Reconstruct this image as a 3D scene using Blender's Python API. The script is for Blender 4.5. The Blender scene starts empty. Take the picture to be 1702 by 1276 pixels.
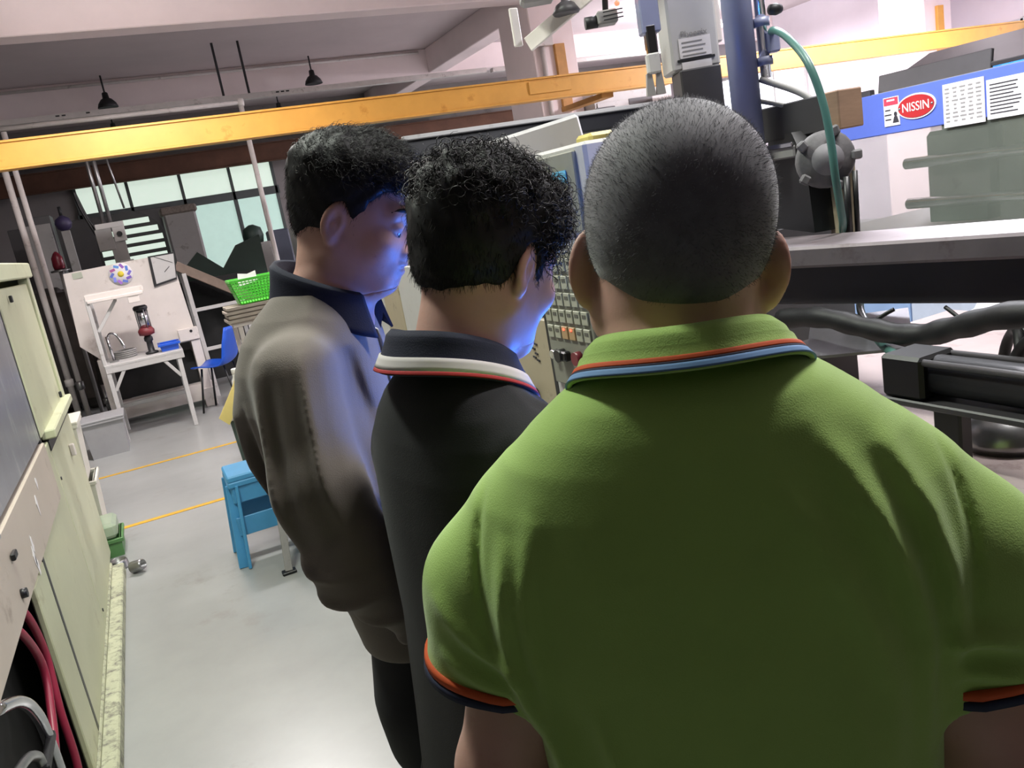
import bpy, math, random
import numpy as np
from mathutils import Vector, Matrix
rng = np.random.default_rng(7); random.seed(7)
S = bpy.context.scene; COL = S.collection
R_ = math.radians

# ------------------------------------------------------------------ camera
cam_d = bpy.data.cameras.new('camera'); cam = bpy.data.objects.new('camera', cam_d); COL.objects.link(cam)
cam_d.sensor_fit = 'HORIZONTAL'; cam_d.sensor_width = 36.0; cam_d.lens = 1349.0 / 1702.0 * 36.0
cam_d.clip_start = 0.05; cam_d.clip_end = 100
pit, yaw, rol = R_(12.9), R_(23.1), R_(10.1)
fw = Vector((math.sin(yaw)*math.cos(pit), math.cos(yaw)*math.cos(pit), -math.sin(pit)))
r0 = Vector((math.cos(yaw), -math.sin(yaw), 0)); u0 = r0.cross(fw)
cr = r0*math.cos(rol) - u0*math.sin(rol); cu = r0*math.sin(rol) + u0*math.cos(rol)
cam.matrix_world = Matrix(((cr.x, cu.x, -fw.x, 0), (cr.y, cu.y, -fw.y, 0), (cr.z, cu.z, -fw.z, 1.63), (0, 0, 0, 1)))
S.camera = cam

# ------------------------------------------------------------------ world, exposure
wd = bpy.data.worlds.new('world'); S.world = wd; wd.use_nodes = True
bg = wd.node_tree.nodes['Background']; bg.inputs[0].default_value = (0.75, 0.85, 1.0, 1); bg.inputs[1].default_value = 0.3
S.view_settings.view_transform = 'Standard'; S.view_settings.look = 'None'
S.view_settings.exposure = 0.5; S.view_settings.gamma = 1.0; S.view_settings.use_curve_mapping = False

# power (W), colour of the ceiling fluorescents: (x, y, z, rotz, length, watts, colour)
LAMPS = [
    (-0.2, 2.4, 3.75, 0.0, 1.25, 64, (0.93, 1.0, 0.88), 'white twin tube ceiling light above the aisle beside the pale green machine'),
    (2.3, 2.5, 2.75, 0.0, 1.25, 50, (0.92, 0.93, 1.0), 'white twin tube light hung above the machine with the steel beam'),
    (1.8, 0.9, 3.4, 1.5708, 1.25, 44, (1.0, 0.98, 0.96), 'white twin tube ceiling light to the right, high above the green shirted man'),
    (0.3, 6.6, 3.6, 1.5708, 1.25, 80, (1.0, 0.96, 0.95), 'white twin tube ceiling light above the far work table'),
    (9.0, 6.2, 3.75, 1.5708, 1.25, 420, (0.97, 0.92, 1.0), 'white twin tube ceiling light in the bright right bay before the yellow beam'),
    (9.5, 11.5, 3.75, 1.5708, 1.25, 420, (0.97, 0.92, 1.0), 'white twin tube ceiling light in the bright right bay behind the yellow beam'),
]

# ------------------------------------------------------------------ materials
def lin(c):
    return tuple(((v/255)/12.92 if v/255 <= 0.04045 else ((v/255+0.055)/1.055)**2.4) for v in c)
MATS = {}
def mat(name, rgb, rough=0.5, metal=0.0, var=0.10, scale=6.0, bump=0.0, bscale=150.0, spec=0.5,
        dirt=None, dirt_amt=0.5, dscale=9.0, emit=None, estr=0.0, alpha=1.0, trans=0.0, sss=0.0, sheen=0.0, stretch=None, coat=0.0):
    if name in MATS: return MATS[name]
    m = bpy.data.materials.new(name); m.use_nodes = True; MATS[name] = m
    nt = m.node_tree; N = nt.nodes; L = nt.links; b = N['Principled BSDF']
    c = lin(rgb)
    b.inputs['Roughness'].default_value = rough; b.inputs['Metallic'].default_value = metal
    b.inputs['Specular IOR Level'].default_value = spec
    tc = N.new('ShaderNodeTexCoord'); src = tc.outputs['Object']
    if stretch:
        mp = N.new('ShaderNodeMapping'); mp.inputs['Scale'].default_value = stretch; L.new(src, mp.inputs[0]); src = mp.outputs[0]
    nz = N.new('ShaderNodeTexNoise'); nz.inputs['Scale'].default_value = scale; nz.inputs['Detail'].default_value = 6; nz.inputs['Roughness'].default_value = 0.62
    L.new(src, nz.inputs['Vector'])
    rp = N.new('ShaderNodeValToRGB'); e = rp.color_ramp.elements
    e[0].position = 0.3; e[1].position = 0.7
    e[0].color = tuple(min(1, v*(1-var)) for v in c)+(1,); e[1].color = tuple(min(1, v*(1+var)) for v in c)+(1,)
    L.new(nz.outputs['Fac'], rp.inputs[0]); out = rp.outputs[0]
    if dirt:
        n2 = N.new('ShaderNodeTexNoise'); n2.inputs['Scale'].default_value = dscale; n2.inputs['Detail'].default_value = 9; n2.inputs['Roughness'].default_value = 0.7
        L.new(src, n2.inputs['Vector'])
        r2 = N.new('ShaderNodeValToRGB'); r2.color_ramp.elements[0].position = 0.62-0.2*dirt_amt; r2.color_ramp.elements[1].position = 0.74-0.1*dirt_amt
        L.new(n2.outputs['Fac'], r2.inputs[0])
        mx = N.new('ShaderNodeMix'); mx.data_type = 'RGBA'; mx.inputs[7].default_value = lin(dirt)+(1,)
        L.new(r2.outputs[0], mx.inputs[0]); L.new(out, mx.inputs[6]); out = mx.outputs[2]
    L.new(out, b.inputs['Base Color'])
    if bump:
        n3 = N.new('ShaderNodeTexNoise'); n3.inputs['Scale'].default_value = bscale; n3.inputs['Detail'].default_value = 4
        L.new(tc.outputs['Object'], n3.inputs['Vector'])
        bp = N.new('ShaderNodeBump'); bp.inputs['Strength'].default_value = bump; bp.inputs['Distance'].default_value = 0.002
        L.new(n3.outputs['Fac'], bp.inputs['Height']); L.new(bp.outputs[0], b.inputs['Normal'])
    if emit:
        b.inputs['Emission Color'].default_value = lin(emit)+(1,); b.inputs['Emission Strength'].default_value = estr
    if alpha < 1: b.inputs['Alpha'].default_value = alpha
    if trans: b.inputs['Transmission Weight'].default_value = trans
    if sss:
        b.inputs['Subsurface Weight'].default_value = sss; b.inputs['Subsurface Radius'].default_value = (0.012, 0.005, 0.003); b.inputs['Subsurface Scale'].default_value = 1.0
    if sheen: b.inputs['Sheen Weight'].default_value = sheen; b.inputs['Sheen Roughness'].default_value = 0.4
    if coat: b.inputs['Coat Weight'].default_value = coat; b.inputs['Coat Roughness'].default_value = 0.1
    return m

# ------------------------------------------------------------------ object helpers
def tag(o, label=None, cat=None, group=None, kind=None):
    if label: o['label'] = label
    if cat: o['category'] = cat
    if group: o['group'] = group
    if kind: o['kind'] = kind
    return o
def thing(name, label, cat, loc=(0, 0, 0), group=None, kind=None):
    o = bpy.data.objects.new(name, None); COL.objects.link(o); o.location = loc; o.empty_display_size = 0.05
    return tag(o, label, cat, group, kind)
def link_mesh(name, V, F, m, parent=None, smooth=None, mats=None, midx=None, base=True):
    V = np.asarray(V, float); off = Vector((0, 0, 0))
    if parent is not None:
        p = parent
        while p is not None: off += p.location; p = p.parent
    elif base and len(V):
        lo, hi = V.min(0), V.max(0); off = Vector(((lo[0]+hi[0])/2, (lo[1]+hi[1])/2, lo[2]))
    me = bpy.data.meshes.new(name)
    me.from_pydata((V-np.array(off)).tolist(), [], F if isinstance(F, list) else F.tolist())
    if smooth is True: me.polygons.foreach_set('use_smooth', [True]*len(me.polygons))
    elif smooth is not None and smooth is not False: me.polygons.foreach_set('use_smooth', list(smooth))
    for mm in (mats or [m]): me.materials.append(mm)
    if midx is not None: me.polygons.foreach_set('material_index', midx)
    me.update()
    o = bpy.data.objects.new(name, me); COL.objects.link(o)
    if parent is not None: o.parent = parent
    else: o.location = off
    return o
def rot(rx=0, ry=0, rz=0):
    return np.array(Matrix.Rotation(rz, 3, 'Z') @ Matrix.Rotation(ry, 3, 'Y') @ Matrix.Rotation(rx, 3, 'X'))
def frame(d):
    d = np.asarray(d, float); d = d/np.linalg.norm(d)
    a = np.array([0, 0, 1.0]) if abs(d[2]) < 0.9 else np.array([1.0, 0, 0])
    u = np.cross(a, d); u /= np.linalg.norm(u); return u, np.cross(d, u), d
class MB:
    def __init__(s): s.V = []; s.F = []; s.S = []
    def add(s, V, F, smooth=False):
        n = len(s.V); s.V += [tuple(map(float, v)) for v in V]; s.F += [tuple(i+n for i in f) for f in F]
        s.S += [smooth]*len(F) if isinstance(smooth, bool) else list(smooth); return s
    def box(s, c, d, M=None, b=0.004):
        h = np.array(d, float)/2; b = min(b, 0.45*h.min()); V = []; idx = {}
        for sx in (-1, 1):
            for sy in (-1, 1):
                for sz in (-1, 1):
                    for ax in range(3):
                        p = np.array([sx, sy, sz])*(h-b); p[ax] = (sx, sy, sz)[ax]*h[ax]
                        idx[(sx, sy, sz, ax)] = len(V); V.append(p)
        F = []
        for ax in range(3):
            o = [a for a in range(3) if a != ax]
            for sg in (-1, 1):
                q = []
                for (i, j) in ((-1, -1), (1, -1), (1, 1), (-1, 1)):
                    k = [0, 0, 0]; k[ax] = sg; k[o[0]] = i; k[o[1]] = j; q.append(idx[(k[0], k[1], k[2], ax)])
                F.append(q)
            for i in (-1, 1):
                for j in (-1, 1):
                    ks = []
                    for e in (-1, 1):
                        k = [0, 0, 0]; k[ax] = e; k[o[0]] = i; k[o[1]] = j; ks.append(tuple(k))
                    F.append([idx[ks[0]+(o[0],)], idx[ks[1]+(o[0],)], idx[ks[1]+(o[1],)], idx[ks[0]+(o[1],)]])
        for sx in (-1, 1):
            for sy in (-1, 1):
                for sz in (-1, 1): F.append([idx[(sx, sy, sz, 0)], idx[(sx, sy, sz, 1)], idx[(sx, sy, sz, 2)]])
        V = np.array(V); G = []
        for f in F:
            n = np.cross(V[f[1]]-V[f[0]], V[f[2]]-V[f[0]])
            G.append(f if np.dot(n, V[f].mean(0)) > 0 else f[::-1])
        if M is not None: V = V @ np.asarray(M).T
        return s.add(V+np.array(c, float), G)
    def bar(s, p0, p1, w, h, roll=0.0, b=0.003):
        p0 = np.array(p0, float); p1 = np.array(p1, float); u, v, d = frame(p1-p0)
        M = np.stack([u*math.cos(roll)+v*math.sin(roll), -u*math.sin(roll)+v*math.cos(roll), d], 1)
        return s.box((p0+p1)/2, (w, h, np.linalg.norm(p1-p0)), M, b)
    def cyl(s, p0, p1, r, r1=None, n=20, caps=True):
        return s.tube([p0, p1], [r, r if r1 is None else r1], n, caps)
    def tube(s, pts, r, n=12, caps=True):
        P = np.array(pts, float); k = len(P); r = np.broadcast_to(np.array(r, float), (k,))
        T = np.gradient(P, axis=0); T /= np.linalg.norm(T, axis=1)[:, None]+1e-12
        u, v, _ = frame(T[0]); V = []
        a = np.arange(n)/n*2*math.pi
        for i in range(k):
            u = u-T[i]*np.dot(u, T[i]); u /= np.linalg.norm(u); v = np.cross(T[i], u)
            V += list(P[i]+r[i]*(np.cos(a)[:, None]*u+np.sin(a)[:, None]*v))
        F = [(i*n+j, i*n+(j+1) % n, (i+1)*n+(j+1) % n, (i+1)*n+j) for i in range(k-1) for j in range(n)]; sm = [True]*len(F)
        if caps: F += [tuple(range(n))[::-1], tuple((k-1)*n+j for j in range(n))]; sm += [False, False]
        return s.add(V, F, sm)
    def lathe(s, prof, c=(0, 0, 0), M=None, n=28, smooth=True):
        V = []; k = len(prof)
        for (r, z) in prof:
            for j in range(n):
                a = j/n*2*math.pi; V.append((r*math.cos(a), r*math.sin(a), z))
        F = [(i*n+j, i*n+(j+1) % n, (i+1)*n+(j+1) % n, (i+1)*n+j) for i in range(k-1) for j in range(n)]
        sm = [smooth]*len(F)
        F += [tuple(range(n))[::-1], tuple((k-1)*n+j for j in range(n))]; sm += [False, False]
        V = np.array(V)
        if M is not None: V = V @ np.asarray(M).T
        return s.add(V+np.array(c, float), F, sm)
    def prism(s, poly, o, u, v, w):
        """outline poly (2-D) in the plane o + a*u + b*v, extruded by vector w"""
        o, u, v, w = [np.array(x, float) for x in (o, u, v, w)]; n = len(poly)
        A = [o+a*u+b*v for a, b in poly]; B = [p+w for p in A]
        F = [tuple(range(n)), tuple(range(2*n-1, n-1, -1))]+[(i, n+i, n+(i+1) % n, (i+1) % n) for i in range(n)]
        cc = np.mean(A+B, 0); V = np.array(A+B); G = []
        nrm = np.cross(V[1]-V[0], V[2]-V[1])
        area = sum(poly[i][0]*poly[(i+1) % n][1]-poly[(i+1) % n][0]*poly[i][1] for i in range(n))
        flip = (np.dot(np.cross(u, v), w)*area) > 0
        for f in F: G.append(f[::-1] if flip else f)
        return s.add(V, G)
    def build(s, name, m, parent=None, **k):
        return link_mesh(name, s.V, s.F, m, parent, smooth=s.S, **k)
def smooth_path(pts, n=24):
    P = np.array(pts, float); k = len(P)
    Q = np.vstack([2*P[0]-P[1], P, 2*P[-1]-P[-2]]); out = []
    for i in range(k-1):
        p0, p1, p2, p3 = Q[i:i+4]
        for t in np.linspace(0, 1, max(2, n//(k-1)), endpoint=(i == k-2)):
            out.append(0.5*((2*p1)+(-p0+p2)*t+(2*p0-5*p1+4*p2-p3)*t*t+(-p0+3*p1-3*p2+p3)*t**3))
    return np.array(out)
def text_mesh(name, body, size, m, parent, o, u, v, depth=0.001, align='CENTER', sx=1.0):
    cu_ = bpy.data.curves.new('txt', 'FONT'); cu_.body = body; cu_.size = size; cu_.align_x = align; cu_.align_y = 'CENTER'; cu_.extrude = depth/2
    t = bpy.data.objects.new('txt', cu_); COL.objects.link(t)
    dg = bpy.context.evaluated_depsgraph_get(); me = bpy.data.meshes.new_from_object(t.evaluated_get(dg))
    V = np.array([w.co[:] for w in me.vertices]); F = [tuple(p.vertices) for p in me.polygons]
    bpy.data.objects.remove(t); bpy.data.curves.remove(cu_); bpy.data.meshes.remove(me)
    o, u, v = [np.array(x, float) for x in (o, u, v)]; w = np.cross(u, v)
    return link_mesh(name, o+V[:, :1]*u*sx+V[:, 1:2]*v+(V[:, 2:3]+depth/2)*w, F, m, parent)
def copy_tree(o, parent=None):
    c = o.copy(); COL.objects.link(c); c.parent = parent
    for ch in list(o.children): copy_tree(ch, c)
    return c
# ------------------------------------------------------------------ palette
M_floor = mat('floor_epoxy', (150, 152, 150), rough=0.30, var=0.12, scale=1.6, bump=0.12, bscale=6, dirt=(134, 132, 127), dirt_amt=0.2, dscale=2.2)
M_ceil = mat('ceiling_plaster', (196, 184, 184), rough=0.9, var=0.05, scale=1.2, bump=0.1, bscale=20)
M_beamc = mat('beam_plaster', (230, 216, 215), rough=0.85, var=0.05, scale=1.5)
M_wall = mat('wall_paint', (142, 138, 136), rough=0.85, var=0.10, scale=1.1, dirt=(110, 104, 100), dirt_amt=0.3, dscale=1.6)
M_wall2 = mat('wall_paint_dark_grey', (84, 82, 80), rough=0.85, var=0.12, scale=1.1)
M_wallR = mat('wall_paint_right', (214, 206, 212), rough=0.85, var=0.05, scale=1.1)
M_yel = mat('yellow_paint', (214, 158, 72), rough=0.45, var=0.10, scale=2.5, dirt=(180, 120, 40), dirt_amt=0.15, dscale=5)
M_yline = mat('floor_line_paint', (206, 160, 40), rough=0.5, var=0.15, scale=20, dirt=(150, 140, 110), dirt_amt=0.3, dscale=30)
M_rust = mat('rust_brown_steel', (96, 66, 50), rough=0.8, var=0.25, scale=3)
M_pipe = mat('white_pipe', (200, 194, 190), rough=0.45, var=0.08, scale=8, dirt=(140, 130, 124), dirt_amt=0.2)
M_dark = mat('dark_steel', (44, 44, 46), rough=0.5, metal=0.3, var=0.2)
M_black = mat('black_plastic', (20, 20, 22), rough=0.4, var=0.2)
M_rubber = mat('black_rubber', (16, 16, 18), rough=0.55, var=0.2, bump=0.2, bscale=90)
M_steel = mat('bare_steel', (150, 150, 150), rough=0.32, metal=0.9, var=0.12, scale=20)
M_chrome = mat('chrome', (200, 200, 205), rough=0.15, metal=1.0, var=0.05)
M_white = mat('white_enamel', (214, 206, 200), rough=0.45, var=0.06, scale=3, dirt=(170, 156, 146), dirt_amt=0.2, dscale=4)
M_grey = mat('grey_enamel', (142, 140, 138), rough=0.5, var=0.08, scale=4, dirt=(100, 96, 92), dirt_amt=0.2)
M_lgrey = mat('light_grey_enamel', (186, 184, 182), rough=0.5, var=0.06, scale=4, dirt=(140, 134, 130), dirt_amt=0.15)
M_pgreen = mat('pale_green_enamel', (190, 192, 160), rough=0.42, var=0.07, scale=2.4, dirt=(150, 146, 112), dirt_amt=0.22, dscale=5, bump=0.03, bscale=40)
M_pink = mat('faded_beige_enamel', (190, 178, 164), rough=0.45, var=0.06, scale=2.0, dirt=(150, 136, 122), dirt_amt=0.2, dscale=5)
M_chip = mat('chipped_base_paint', (174, 176, 148), rough=0.6, var=0.12, scale=9, dirt=(96, 94, 86), dirt_amt=0.75, dscale=26, bump=0.3, bscale=60)
M_tan = mat('tan_machine_paint', (170, 158, 134), rough=0.5, var=0.07, scale=3, dirt=(120, 108, 88), dirt_amt=0.2)
M_mdark = mat('dark_machine_paint', (62, 60, 62), rough=0.45, var=0.15, scale=5)
M_blue2 = mat('blue_machine_paint', (88, 110, 196), rough=0.4, var=0.08, scale=3)
M_lblue = mat('light_blue_paint', (150, 176, 214), rough=0.45, var=0.06)
M_red = mat('red_paint', (176, 40, 44), rough=0.4, var=0.1)
M_paper = mat('paper_white', (226, 222, 222), rough=0.8, var=0.04, scale=20)
M_ink = mat('ink_dark', (50, 48, 54), rough=0.8, var=0.05)
M_glassm = mat('machine_window_glass', (112, 118, 108), rough=0.12, var=0.15, scale=4, alpha=0.45)
M_glassg = mat('grey_frosted_window', (128, 130, 136), rough=0.25, var=0.12, scale=3, stretch=(1, 1, 0.4), dirt=(160, 160, 160), dirt_amt=0.3, dscale=12)
M_pane = mat('window_pane_daylight', (196, 214, 200), rough=0.3, var=0.04, emit=(212, 228, 214), estr=0.6)
M_paneg = mat('window_pane_green', (178, 208, 196), rough=0.3, var=0.04, emit=(186, 214, 204), estr=0.5)
M_paneb = mat('window_pane_bright', (240, 240, 245), rough=0.3, var=0.02, emit=(245, 245, 255), estr=2.2)
M_mull = mat('window_frame_grey', (84, 92, 90), rough=0.5, var=0.1)
M_bluep = mat('blue_plastic', (30, 84, 196), rough=0.35, var=0.08)
M_skyp = mat('sky_blue_plastic', (74, 148, 196), rough=0.38, var=0.08)
M_greenp = mat('bright_green_plastic', (86, 200, 60), rough=0.4, var=0.08)
M_binw = mat('white_bin_plastic', (206, 204, 192), rough=0.5, var=0.06, dirt=(170, 164, 150), dirt_amt=0.2)
M_bing = mat('grey_bin_plastic', (158, 158, 160), rough=0.5, var=0.06)
M_gboxp = mat('green_box_plastic', (84, 128, 76), rough=0.45, var=0.1)
M_clearp = mat('cloudy_clear_plastic', (180, 196, 170), rough=0.3, var=0.08, alpha=0.6)
M_belt = mat('dark_green_belt', (26, 46, 38), rough=0.6, var=0.15)
M_card = mat('brown_cardboard', (150, 128, 100), rough=0.85, var=0.1)
M_cardy = mat('yellow_board', (222, 200, 122), rough=0.7, var=0.06)
M_hose = mat('red_hose', (150, 40, 66), rough=0.4, var=0.15)
M_ghose = mat('green_hose', (70, 112, 104), rough=0.4, var=0.1)
M_wood = mat('raw_wood', (150, 122, 100), rough=0.8, var=0.15, scale=10, stretch=(1, 1, 6))
M_tube = mat('lit_tube', (255, 255, 255), emit=(245, 250, 255), estr=3.0)
M_scr2 = mat('added_phone_glow', (20, 40, 120), rough=0.2, emit=(50, 120, 255), estr=19.0)
M_scr = mat('blue_screen', (20, 40, 120), rough=0.2, emit=(50, 120, 255), estr=32.0)
M_navyst = mat('bluegrey_column_paint', (136, 140, 166), rough=0.35, var=0.08)
M_key = mat('keypad_key', (168, 168, 150), rough=0.5, var=0.08)
M_keybg = mat('keypad_panel', (134, 134, 122), rough=0.5, var=0.08)
M_led = mat('red_led', (255, 80, 60), emit=(255, 70, 50), estr=4)
M_curt = mat('blue_curtain_backlit', (70, 150, 226), rough=0.6, var=0.1, emit=(60, 150, 235), estr=0.5)  # own glow stands in for daylight coming through the strips
M_bottle = mat('white_bottle_plastic', (226, 224, 220), rough=0.35, var=0.03)
M_bedp = mat('machine_bed_pinkgrey', (176, 160, 158), rough=0.5, var=0.08, dirt=(130, 110, 106), dirt_amt=0.3, dscale=14)
M_bag = mat('white_plastic_bag', (224, 224, 230), rough=0.35, var=0.05, bump=0.5, bscale=20)
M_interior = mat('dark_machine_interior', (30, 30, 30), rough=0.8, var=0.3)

# ------------------------------------------------------------------ room shell
def struct(o): o['kind'] = 'structure'; return o
X0, X1, Y0, Y1, ZC = -3.6, 13.0, -4.5, 17.7, 4.26
struct(MB().box(((X0+X1)/2, (Y0+Y1)/2, -0.05), (X1-X0+0.4, Y1-Y0+0.4, 0.1), b=0).build('floor', M_floor))
struct(MB().box(((X0+X1)/2, (Y0+Y1)/2, ZC+0.06), (X1-X0+0.4, Y1-Y0+0.4, 0.12), b=0).build('ceiling', M_ceil))
struct(MB().box((X0-0.1, (Y0+Y1)/2, ZC/2), (0.2, Y1-Y0, ZC), b=0).build('wall_left', M_wall2))
struct(MB().box((X1+0.1, (Y0+Y1)/2, ZC/2), (0.2, Y1-Y0, ZC), b=0).build('wall_right', M_wallR))
struct(MB().box(((X0+X1)/2, Y1+0.1, ZC/2), (X1-X0, 0.2, ZC), b=0).build('wall_back', M_wall))
struct(MB().box(((X0+X1)/2, Y0-0.1, ZC/2), (X1-X0, 0.2, ZC), b=0).build('wall_front', M_wall2))
for yc in (0.3, 4.85, 9.35, 13.85):
    struct(MB().box(((X0+X1)/2, yc, 4.055), (X1-X0, 0.3, 0.41), b=0.01).build('ceiling_beam', M_beamc))
for xc in (5.5,):
    struct(MB().box((xc, (Y0+Y1)/2, 4.065), (0.32, Y1-Y0, 0.39), b=0.01).build('ceiling_beam', M_beamc))
for (xc, yc) in ((5.33, 9.75), (12.2, 9.75)):
    struct(MB().box((xc, yc, ZC/2), (0.6, 0.85, ZC), b=0.01).build('column', M_beamc))
# painted floor lines
struct(MB().box((1.2, 5.62, 0.0012), (4.0, 0.05, 0.0024), b=0).build('trim_1', M_yline))
struct(MB().box((1.2, 7.19, 0.0012), (4.2, 0.045, 0.0024), b=0).build('trim_2', M_yline))

# windows in the back wall
def pane_window(name, panes, frame_boxes, y, m_of, group=None):
    w = thing(name, None, None, (panes[0][0], y, panes[0][2])); w['kind'] = 'structure'
    f = MB()
    for (a, b_, c, d) in frame_boxes: f.box(((a+b_)/2, y, (c+d)/2), (b_-a, 0.06, d-c), b=0.004)
    f.build('window_frame', M_mull, w)
    for i, (a, b_, c, d) in enumerate(panes):
        MB().box(((a+b_)/2, y+0.005, (c+d)/2), (b_-a, 0.012, d-c), b=0).build('pane', m_of(i), w)
    return w
yb = 17.66
xs = [-0.6, 0.31, 1.28, 2.23, 3.08]
pl = []; fr = [(-0.66, 3.14, 3.30, 3.37), (-0.66, 3.14, 2.50, 2.66)]
for i in range(4): pl.append((xs[i]+0.03, xs[i+1]-0.03, 2.66, 3.30)); fr.append((xs[i]-0.03, xs[i]+0.03, 2.5, 3.37))
fr.append((3.05, 3.11, 1.2, 3.37))
pl += [(1.20, 2.19, 1.22, 2.50), (2.27, 3.05, 1.22, 2.50)]; fr += [(1.12, 1.20, 1.15, 2.5), (2.19, 2.27, 1.15, 2.5), (1.12, 3.11, 1.15, 1.22)]
pane_window('window_1', pl, fr, yb, lambda i: M_pane if i < 4 else M_paneg)
pl = [(5.0, 5.86, 2.2, 3.44), (5.98, 6.86, 2.2, 3.44), (6.96, 7.78, 2.2, 3.44), (7.88, 8.9, 2.2, 3.44)]
fr = [(4.94, 8.96, 3.44, 3.5), (4.94, 8.96, 2.14, 2.2)]+[(a, b_, 2.14, 3.5) for a, b_ in ((4.94, 5.0), (5.86, 5.98), (6.86, 6.96), (7.78, 7.88), (8.9, 8.96))]
pane_window('window_2', pl, fr, yb, lambda i: M_paneg)
# arched louvre window in a dark partition, seen behind the picker
part = struct(MB().box((-0.35, 14.3, 1.2), (2.3, 0.12, 2.4), b=0.005).build('wall_partition', M_mdark))
aw = thing('window_3', None, None, (0.12, 14.2, 1.3)); aw['kind'] = 'structure'
def arc(r, n=20): return [(r*math.cos(a), 0.62+r*math.sin(a)) for a in np.linspace(0, math.pi, n)]
MB().prism([(-0.5, 0), (0.5, 0)]+arc(0.5), (0.12, 14.236, 1.3), (1, 0, 0), (0, 0, 1), (0, -0.02, 0)).build('frame', M_black, aw)
for i in range(7):
    z0 = 1.36+i*0.14; half = 0.46 if z0 < 1.95 else math.sqrt(max(0.01, 0.46**2-(z0+0.05-1.92)**2))
    MB().box((0.12, 14.205, z0+0.045), (2*half, 0.016, 0.085), rot(R_(-18)), b=0.003).build('slat', M_paneb if False else M_pane, aw)
# right wall windows
def side_window(name, y0, y1, z0, z1, n, m):
    w = thing(name, None, None, (X1-0.03, (y0+y1)/2, z0)); w['kind'] = 'structure'
    f = MB(); st = (y1-y0)/n
    for i in range(n+1): f.box((X1-0.03, y0+i*st, (z0+z1)/2), (0.06, 0.05, z1-z0+0.1))
    for z in (z0, z1): f.box((X1-0.03, (y0+y1)/2, z), (0.06, y1-y0+0.1, 0.05))
    f.build('window_frame', M_lgrey, w)
    for i in range(n): MB().box((X1-0.025, y0+(i+0.5)*st, (z0+z1)/2), (0.012, st-0.05, z1-z0-0.05), b=0).build('pane', m, w)
side_window('window_4', 12.9, 15.5, 2.45, 3.3, 3, M_paneb)
side_window('window_5', 6.6, 9.45, 2.05, 2.86, 3, M_paneb)
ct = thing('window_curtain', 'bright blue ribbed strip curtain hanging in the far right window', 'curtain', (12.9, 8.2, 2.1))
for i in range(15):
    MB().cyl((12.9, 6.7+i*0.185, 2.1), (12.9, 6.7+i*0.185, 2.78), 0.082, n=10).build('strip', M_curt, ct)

# ------------------------------------------------------------------ overhead: yellow rail, brown beam, pipes, lamps
yr = thing('crane_rail', 'long yellow overhead steel rail running across the whole workshop', 'crane rail', (3, 8.3, 2.58))
g = MB()
for a, b_ in ((-3.4, 6.25), (6.9, 12.75)):
    g.box(((a+b_)/2, 8.3, 2.695), (b_-a, 0.05, 0.2), b=0.003).box(((a+b_)/2, 8.34, 2.805), (b_-a, 0.16, 0.02), b=0.002).box(((a+b_)/2, 8.34, 2.585), (b_-a, 0.16, 0.02), b=0.002)
g.build('rail_web', M_yel, yr)
MB().box((6.57, 8.33, 2.62), (0.66, 0.07, 0.08)).build('rail_web', M_yel, yr)
MB().box((4.6, 8.268, 2.71), (0.52, 0.012, 0.13)).build('splice_plate', M_yel, yr)
for x in (5.38, 12.2):
    MB().box((x, 8.85, 2.55), (0.16, 0.98, 0.06)).box((x, 9.3, 2.95), (0.14, 0.05, 0.75)).build('wall_bracket', M_yel if x > 6 else mat('bracket_ochre', (176, 128, 66), rough=0.6, var=0.2), yr)
bb = thing('brown_beam', 'dark rust brown steel beam running above the back windows', 'beam', (1.5, 17.0, 3.1))
MB().box((2.6, 17.0, 3.27), (12, 0.05, 0.32)).box((2.6, 17.0, 3.44), (12, 0.16, 0.02)).box((2.6, 17.0, 3.1), (12, 0.16, 0.02)).build('beam_web', M_rust, bb)
MB().box((2.0, 16.98, 3.62), (10, 0.12, 0.18)).build('cable_duct', M_mdark, bb)
# water pipe loop
wp = thing('water_pipe', 'white pipe looping from the floor up and across under the ceiling', 'pipe', (-0.9, 10.2, 0))
MB().tube([(-0.93, 10.2, 0.0), (-0.93, 10.2, 3.19)], 0.033).build('riser', M_pipe, wp)
MB().tube([(-0.93, 10.2, 3.2), (1.61, 10.2, 3.2)], 0.026).build('crossing', M_pipe, wp)
MB().tube([(1.60, 10.2, 3.2), (1.60, 10.2, 0.05)], 0.03).build('downpipe', M_pipe, wp)
g = MB()
for p in ((-0.93, 3.2), (1.605, 3.2)): g.lathe([(0.001, -0.04), (0.036, -0.04), (0.04, 0), (0.036, 0.04), (0.001, 0.04)], (p[0], 10.2, p[1]))
g.build('elbow', M_pipe, wp)
MB().lathe([(0.03, 0), (0.046, 0.01), (0.046, 0.08), (0.03, 0.09)], (-0.93, 10.2, 0.42)).build('coupling', M_pipe, wp)
wq = thing('air_pipe', 'thinner white pipe standing right next to the tall water pipe', 'pipe', (-0.835, 10.2, 0))
MB().tube([(-0.835, 10.2, 0.0), (-0.835, 10.2, 3.17)], 0.028).build('riser', M_pipe, wq)
MB().lathe([(0.028, 0), (0.044, 0.01), (0.044, 0.09), (0.028, 0.1)], (-0.835, 10.2, 0.36)).build('coupling', M_steel, wq)
ws = thing('pipe_stub', 'short capped steel pipe stub behind the grey floor bin', 'pipe', (-0.62, 10.2, 0))
MB().cyl((-0.62, 10.2, 0), (-0.62, 10.2, 0.36), 0.02).build('stub', M_steel, ws)
MB().lathe([(0.02, 0), (0.034, 0.01), (0.034, 0.06), (0.02, 0.07)], (-0.62, 10.2, 0.14)).build('valve', M_steel, ws)
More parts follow.
